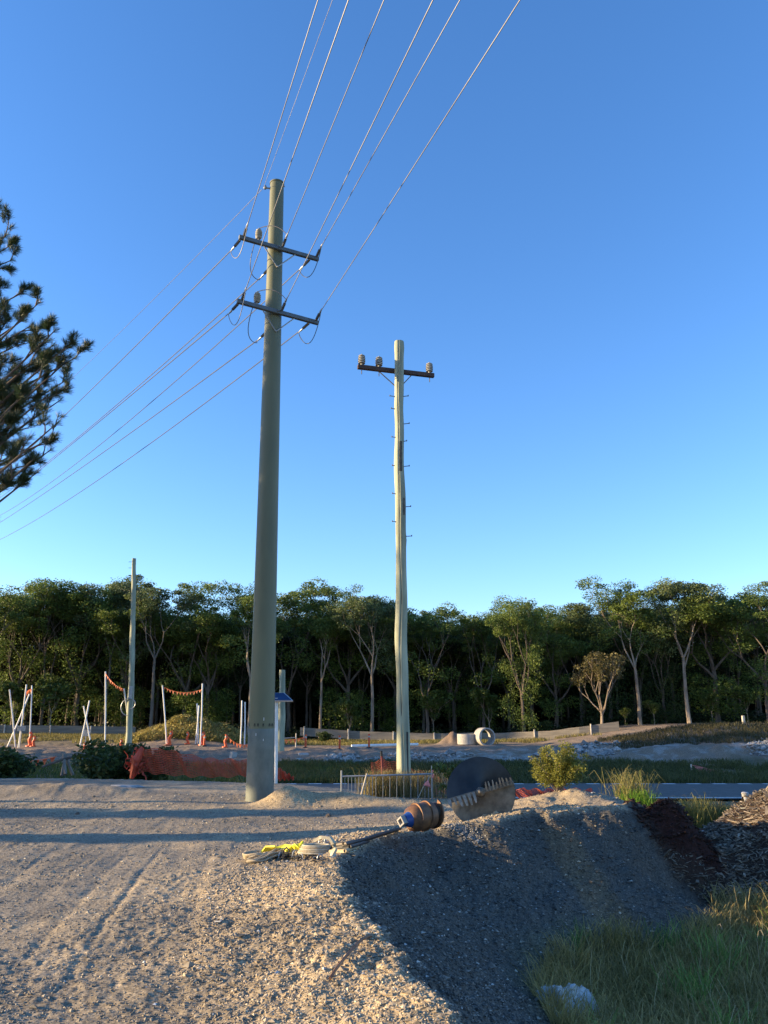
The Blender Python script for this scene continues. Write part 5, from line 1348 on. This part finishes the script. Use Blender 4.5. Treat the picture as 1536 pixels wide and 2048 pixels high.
# lit tussocks
k = 0
for px, py0, Y, n, h, c, lab in ((1268, 1636, 15.6, 420, .72, [(.16, .19, .04), (.36, .28, .12)], 'tall arching tussock of bright grass right of the gravel mound'), (1284, 1636, 15.2, 380, .36, [(.10, .22, .02), (.22, .36, .04)], 'vivid short green clump at the foot of the arching tussock'),
                           (1345, 1636, 15.9, 500, .50, [(.17, .15, .05), (.40, .31, .13)], 'straw coloured tussock in the middle of the lit grass'), (1385, 1640, 15.4, 700, .62, [(.14, .17, .03), (.42, .34, .12)], 'largest golden tussock left of the stout white post'),
                           (1425, 1638, 15.8, 600, .58, [(.12, .12, .03), (.34, .25, .10)], 'brown tinged tussock just left of the stout white post'), (1460, 1625, 15.6, 400, .45, [(.08, .15, .02), (.18, .24, .04)], 'green leafy tussock at the foot of the stout white post'),
                           (1325, 1630, 16.4, 300, .6, [(.15, .17, .04), (.34, .28, .1)], 'thin tussock behind the straw coloured one')):
    p = P(px, py0, Y); xx = p.x+rs.normal(0, .17, n); yy = p.y+rs.normal(0, .15, n)
    o = blades('grass_tussock', xx, yy, h, .009, c, 40+k, .5, zoff=.12, tagk=False, label=lab, cat='grass', curl=.5); o['group'] = 'sunlit tussocks'; k += 1
# grass round the near timber pole
gx = np.concatenate([rs.normal(P(px, 1600, 18.4).x, sdx, n) for px, sdx, n in ((770, .22, 900), (800, .35, 1000), (836, .15, 400), (880, .3, 600), (745, .15, 300))]); gy = rs.uniform(18.15, 18.75, len(gx)); gx = gx[::2]; gy = gy[::2]
blades('dry_grass', gx, gy, .55, .009, [(.16, .15, .05), (.42, .33, .16)], 51, .35, zoff=.03)
gx, gy = scatter(90000, -5, 34, 31.4, 41.5, lambda x, y, z, sd, mp, low: (vnoise(x*.8, y*.8, 66) > -.32) & (y < 39.4+1.6*vnoise(x*.5, y*0, 67)))
blades('roadside_grass', gx, gy, .30, .022, [(.055, .078, .02), (.15, .14, .05)], 52, .6)
gx, gy = scatter(42000, -30, -1, 24.4, 39, lambda x, y, z, sd, mp, low: (sd > .4) & ((y < 25) | (y > 31.3)))
blades('roadside_grass', gx, gy, .28, .02, [(.05, .095, .02), (.13, .16, .04)], 53, .6)
gx, gy = scatter(46000, 11, 36, 42.5, 50, lambda x, y, z, sd, mp, low: (y > 44.2-1.4*sstep(13, 18, x)+1.5*vnoise(x*.6, y*.6, 68)) & (x+2*vnoise(x, y, 69) > 12.5) & (y < 47.6))
blades('bank_grass', gx, gy, .26, .022, [(.06, .062, .026), (.13, .11, .05)], 54, .6)
gx, gy = scatter(60000, -34, 14, 50.5, 62, lambda x, y, z, sd, mp, low: (vnoise(x*.7, y*.9, 70)+.12*(y-54) > .0) | ((np.abs(x+12.6) < 4.4) & (y > 50)))
blades('site_weeds', gx, gy, .24, .026, [(.14, .15, .04), (.36, .28, .10)], 55, .6)
# overgrown mound
N = 1900; x = rs.uniform(-16.6, -8.4, N); y = rs.uniform(50.3, 53.5, N); z = H(x, y, fine=False); m = z > .25; x, y, z = x[m], y[m], z[m]
v, f, c = leaf_cloud(np.stack([x, y, z+.12], -1), np.full((len(x), 3), .24), 22, .15, [(.24, .22, .05), (.56, .42, .14)], 12, .45)
tag(np_mesh('mound_weeds', v, f, M_leaf, cols=c), kind='stuff')
x = rs.uniform(-16.8, -8.2, 9000); y = rs.uniform(50.2, 53, 9000); z = H(x, y, fine=False); m = z > .3
blades('mound_grass', x[m], y[m], .42, .022, [(.16, .16, .05), (.42, .31, .14)], 56, .5)

# stones
def stones(name, x, y, s, colr, seed, flat=.65, lift=.15):
    rs = np.random.RandomState(seed); N = len(x); z = H(x, y)
    o = np.array([[1, 0, 0], [-1, 0, 0], [0, 1, 0], [0, -1, 0], [0, 0, 1], [0, 0, -1]], float)
    v = o[None]*rs.uniform(.55, 1.25, (N, 6, 1))+rs.normal(0, .16, (N, 6, 3)); v[:, :, 2] *= flat
    a = rs.uniform(0, 6.28, N); ca, sa2 = np.cos(a), np.sin(a); vx = v[:, :, 0]*ca[:, None]*1.25-v[:, :, 1]*sa2[:, None]; vy = v[:, :, 0]*sa2[:, None]*1.25+v[:, :, 1]*ca[:, None]
    v = np.stack([vx, vy, v[:, :, 2]], -1)*s[:, None, None]+np.stack([x, y, z+s*lift], -1)[:, None, :]
    F_ = np.array([[0, 2, 4], [2, 1, 4], [1, 3, 4], [3, 0, 4], [2, 0, 5], [1, 2, 5], [3, 1, 5], [0, 3, 5]]); f = (np.arange(N)[:, None, None]*6+F_[None]).reshape(-1, 3)
    return np_mesh(name, v.reshape(-1, 3), f, M_stone, cols=np.repeat(colr, 6, axis=0))
N = 210000; rr_ = 3.4*(19/3.4)**(rs.rand(N)**.85); an = rs.uniform(R(-31), R(31), N); x = np.sin(an)*rr_; y = np.cos(an)*rr_
z, sd, cz, mp, low = H(x, y, full=True); ins = np.maximum(-sd, 0); z2 = z
dens_ = np.where(sd < 0, .17+.75*np.exp(-(ins/1.6)**2)*(cz > .1)+.25*(fbm(x*.8, y*.8, 3, 81) > .05), .9*(z-low > .06))*(mp < .12)
m = rs.rand(N) < dens_; x, y, rr_, sd, cz, mp = x[m], y[m], rr_[m], sd[m], cz[m], mp[m]
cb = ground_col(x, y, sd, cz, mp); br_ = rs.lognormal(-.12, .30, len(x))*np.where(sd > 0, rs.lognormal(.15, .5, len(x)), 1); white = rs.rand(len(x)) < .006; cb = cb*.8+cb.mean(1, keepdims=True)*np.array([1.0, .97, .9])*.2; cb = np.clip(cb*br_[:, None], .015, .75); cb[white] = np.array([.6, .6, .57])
s = rs.lognormal(0, .38, len(x))*(.0048+.0006*rr_)*np.where((sd < -1.2), .75, 1.0)
tag(stones('gravel', x, y, s, cb, 82), kind='stuff')
# pale rocks on the far bank
x = rs.uniform(-3, 34, 26000); y = rs.uniform(40.2, 45.4, 26000); m = (fbm(x*.35, y*.5, 3, 83)-.06*(x < 10)+.16*(x > 16)*(y > 42) > .13); x, y = x[m], y[m]
tag(stones('bank_rubble', x, y, rs.lognormal(0, .5, len(x))*.055, np.clip(rs.uniform(.18, .44, len(x))[:, None]*np.array([[1, .96, .9]]), 0, 1), 84, .8, .4), kind='stuff')
# a spill of pale grit down the shaded face
t = rs.rand(700); a = G(885, 1664, .14); c_ = G(960, 1716, -.15); x = a.x+(c_.x-a.x)*t+rs.normal(0, .03, 700); y = a.y+(c_.y-a.y)*t+rs.normal(0, .06, 700)
tag(stones('spilled_grit', x, y, rs.uniform(.008, .02, 700), np.full((700, 3), .27)*np.array([[1.05, 1, .92]])*rs.uniform(.6, 1.2, (700, 1)), 85), kind='stuff')
# mulch
N = 90000; x = rs.uniform(3.6, 12, N); y = rs.uniform(10.5, 17, N); z, sd, cz, mp, low = H(x, y, full=True); m = mp > .16+.1*rs.rand(N); x, y, z, mp = x[m][:26000], y[m][:26000], z[m][:26000], mp[m][:26000]; N = len(x)
L_ = rs.lognormal(0, .5, N)*.030; W_ = L_*rs.uniform(.12, .35, N); a = rs.uniform(0, 6.28, N); e = rs.normal(0, .35, N)
d = np.stack([np.cos(a)*np.cos(e), np.sin(a)*np.cos(e), np.sin(e)], -1); sd2 = np.stack([-np.sin(a), np.cos(a), rs.normal(0, .3, N)], -1); up_ = np.cross(d, sd2)
c = np.stack([x, y, z+.012], -1); vs = []
for i in (-1, 1):
    for j in (-1, 1):
        for k in (-1, 1): vs.append(c+d*(L_*i)[:, None]+sd2*(W_*j*(1 if i < 0 else .6))[:, None]+up_*(W_*.25*k)[:, None])
v = np.stack(vs, 1).reshape(-1, 3); Fb = np.array([(0, 1, 3, 2), (4, 6, 7, 5), (0, 4, 5, 1), (2, 3, 7, 6), (0, 2, 6, 4), (1, 5, 7, 3)]); f = (np.arange(N)[:, None, None]*8+Fb[None]).reshape(-1, 4)
isred = ((x+.25*vnoise(y*3, x*3, 9) < 4.95) & (y > 12.1))[:, None]; cm = np.where(isred, np.array([[.045, .022, .016]]), np.array([[.19, .155, .12]]))*rs.lognormal(0, .5, (N, 1)); cm = cm*(1-.0*mp[:, None])
tag(np_mesh('mulch', v, f, M_chip, cols=np.repeat(np.clip(cm, 0, .5), 8, axis=0)), kind='stuff')
gx, gy = scatter(5200, 1.8, 9, 5.5, 12.6, lambda x, y, z, sd, mp, low: (sd > 0) & (z-low < .12) & (mp < .2))
blades('seed_stalks', gx[:1500], gy[:1500], .50, .006, [(.30, .26, .12), (.70, .58, .34)], 91, .35, curl=.1)
cxs = rs.uniform(1.9, 7.5, 34); cys = rs.uniform(7.0, 12.2, 34); gx = np.repeat(cxs, 90)+rs.normal(0, .11, 34*90); gy = np.repeat(cys, 90)+rs.normal(0, .11, 34*90)
z, sd, cz, mp, low = H(gx, gy, full=True); m = (sd > 1.2) & (z-low < .15) & (mp < .25)
blades('grass_clumps', gx[m], gy[m], .42, .011, [(.12, .21, .04), (.30, .42, .10)], 92, .6)
# a few lit seed stalks over the shaded grass
for px, py, Y, h, lab in ((1432, 1868, 9.6, .42, 'lit pale grass stalk with a bent seed head standing over the shaded grass'), (1514, 1880, 9.4, .30, 'lit pale grass stalk at the right edge over the shaded grass')):
    p = P(px, py, Y); p0 = Vector((p.x, p.y, Hs(p.x, p.y))); b = MB(); tp_ = P(px+3, py-18, Y); b.tube([p0, p, tp_, tp_+Vector((.03, 0, .01)), tp_+Vector((.05, 0, -.05))], [.002, .002, .002, .005, .002], 5)
    tag(b.build('grass_stalk', M_rope, None, loc=p0), lab, 'grass')
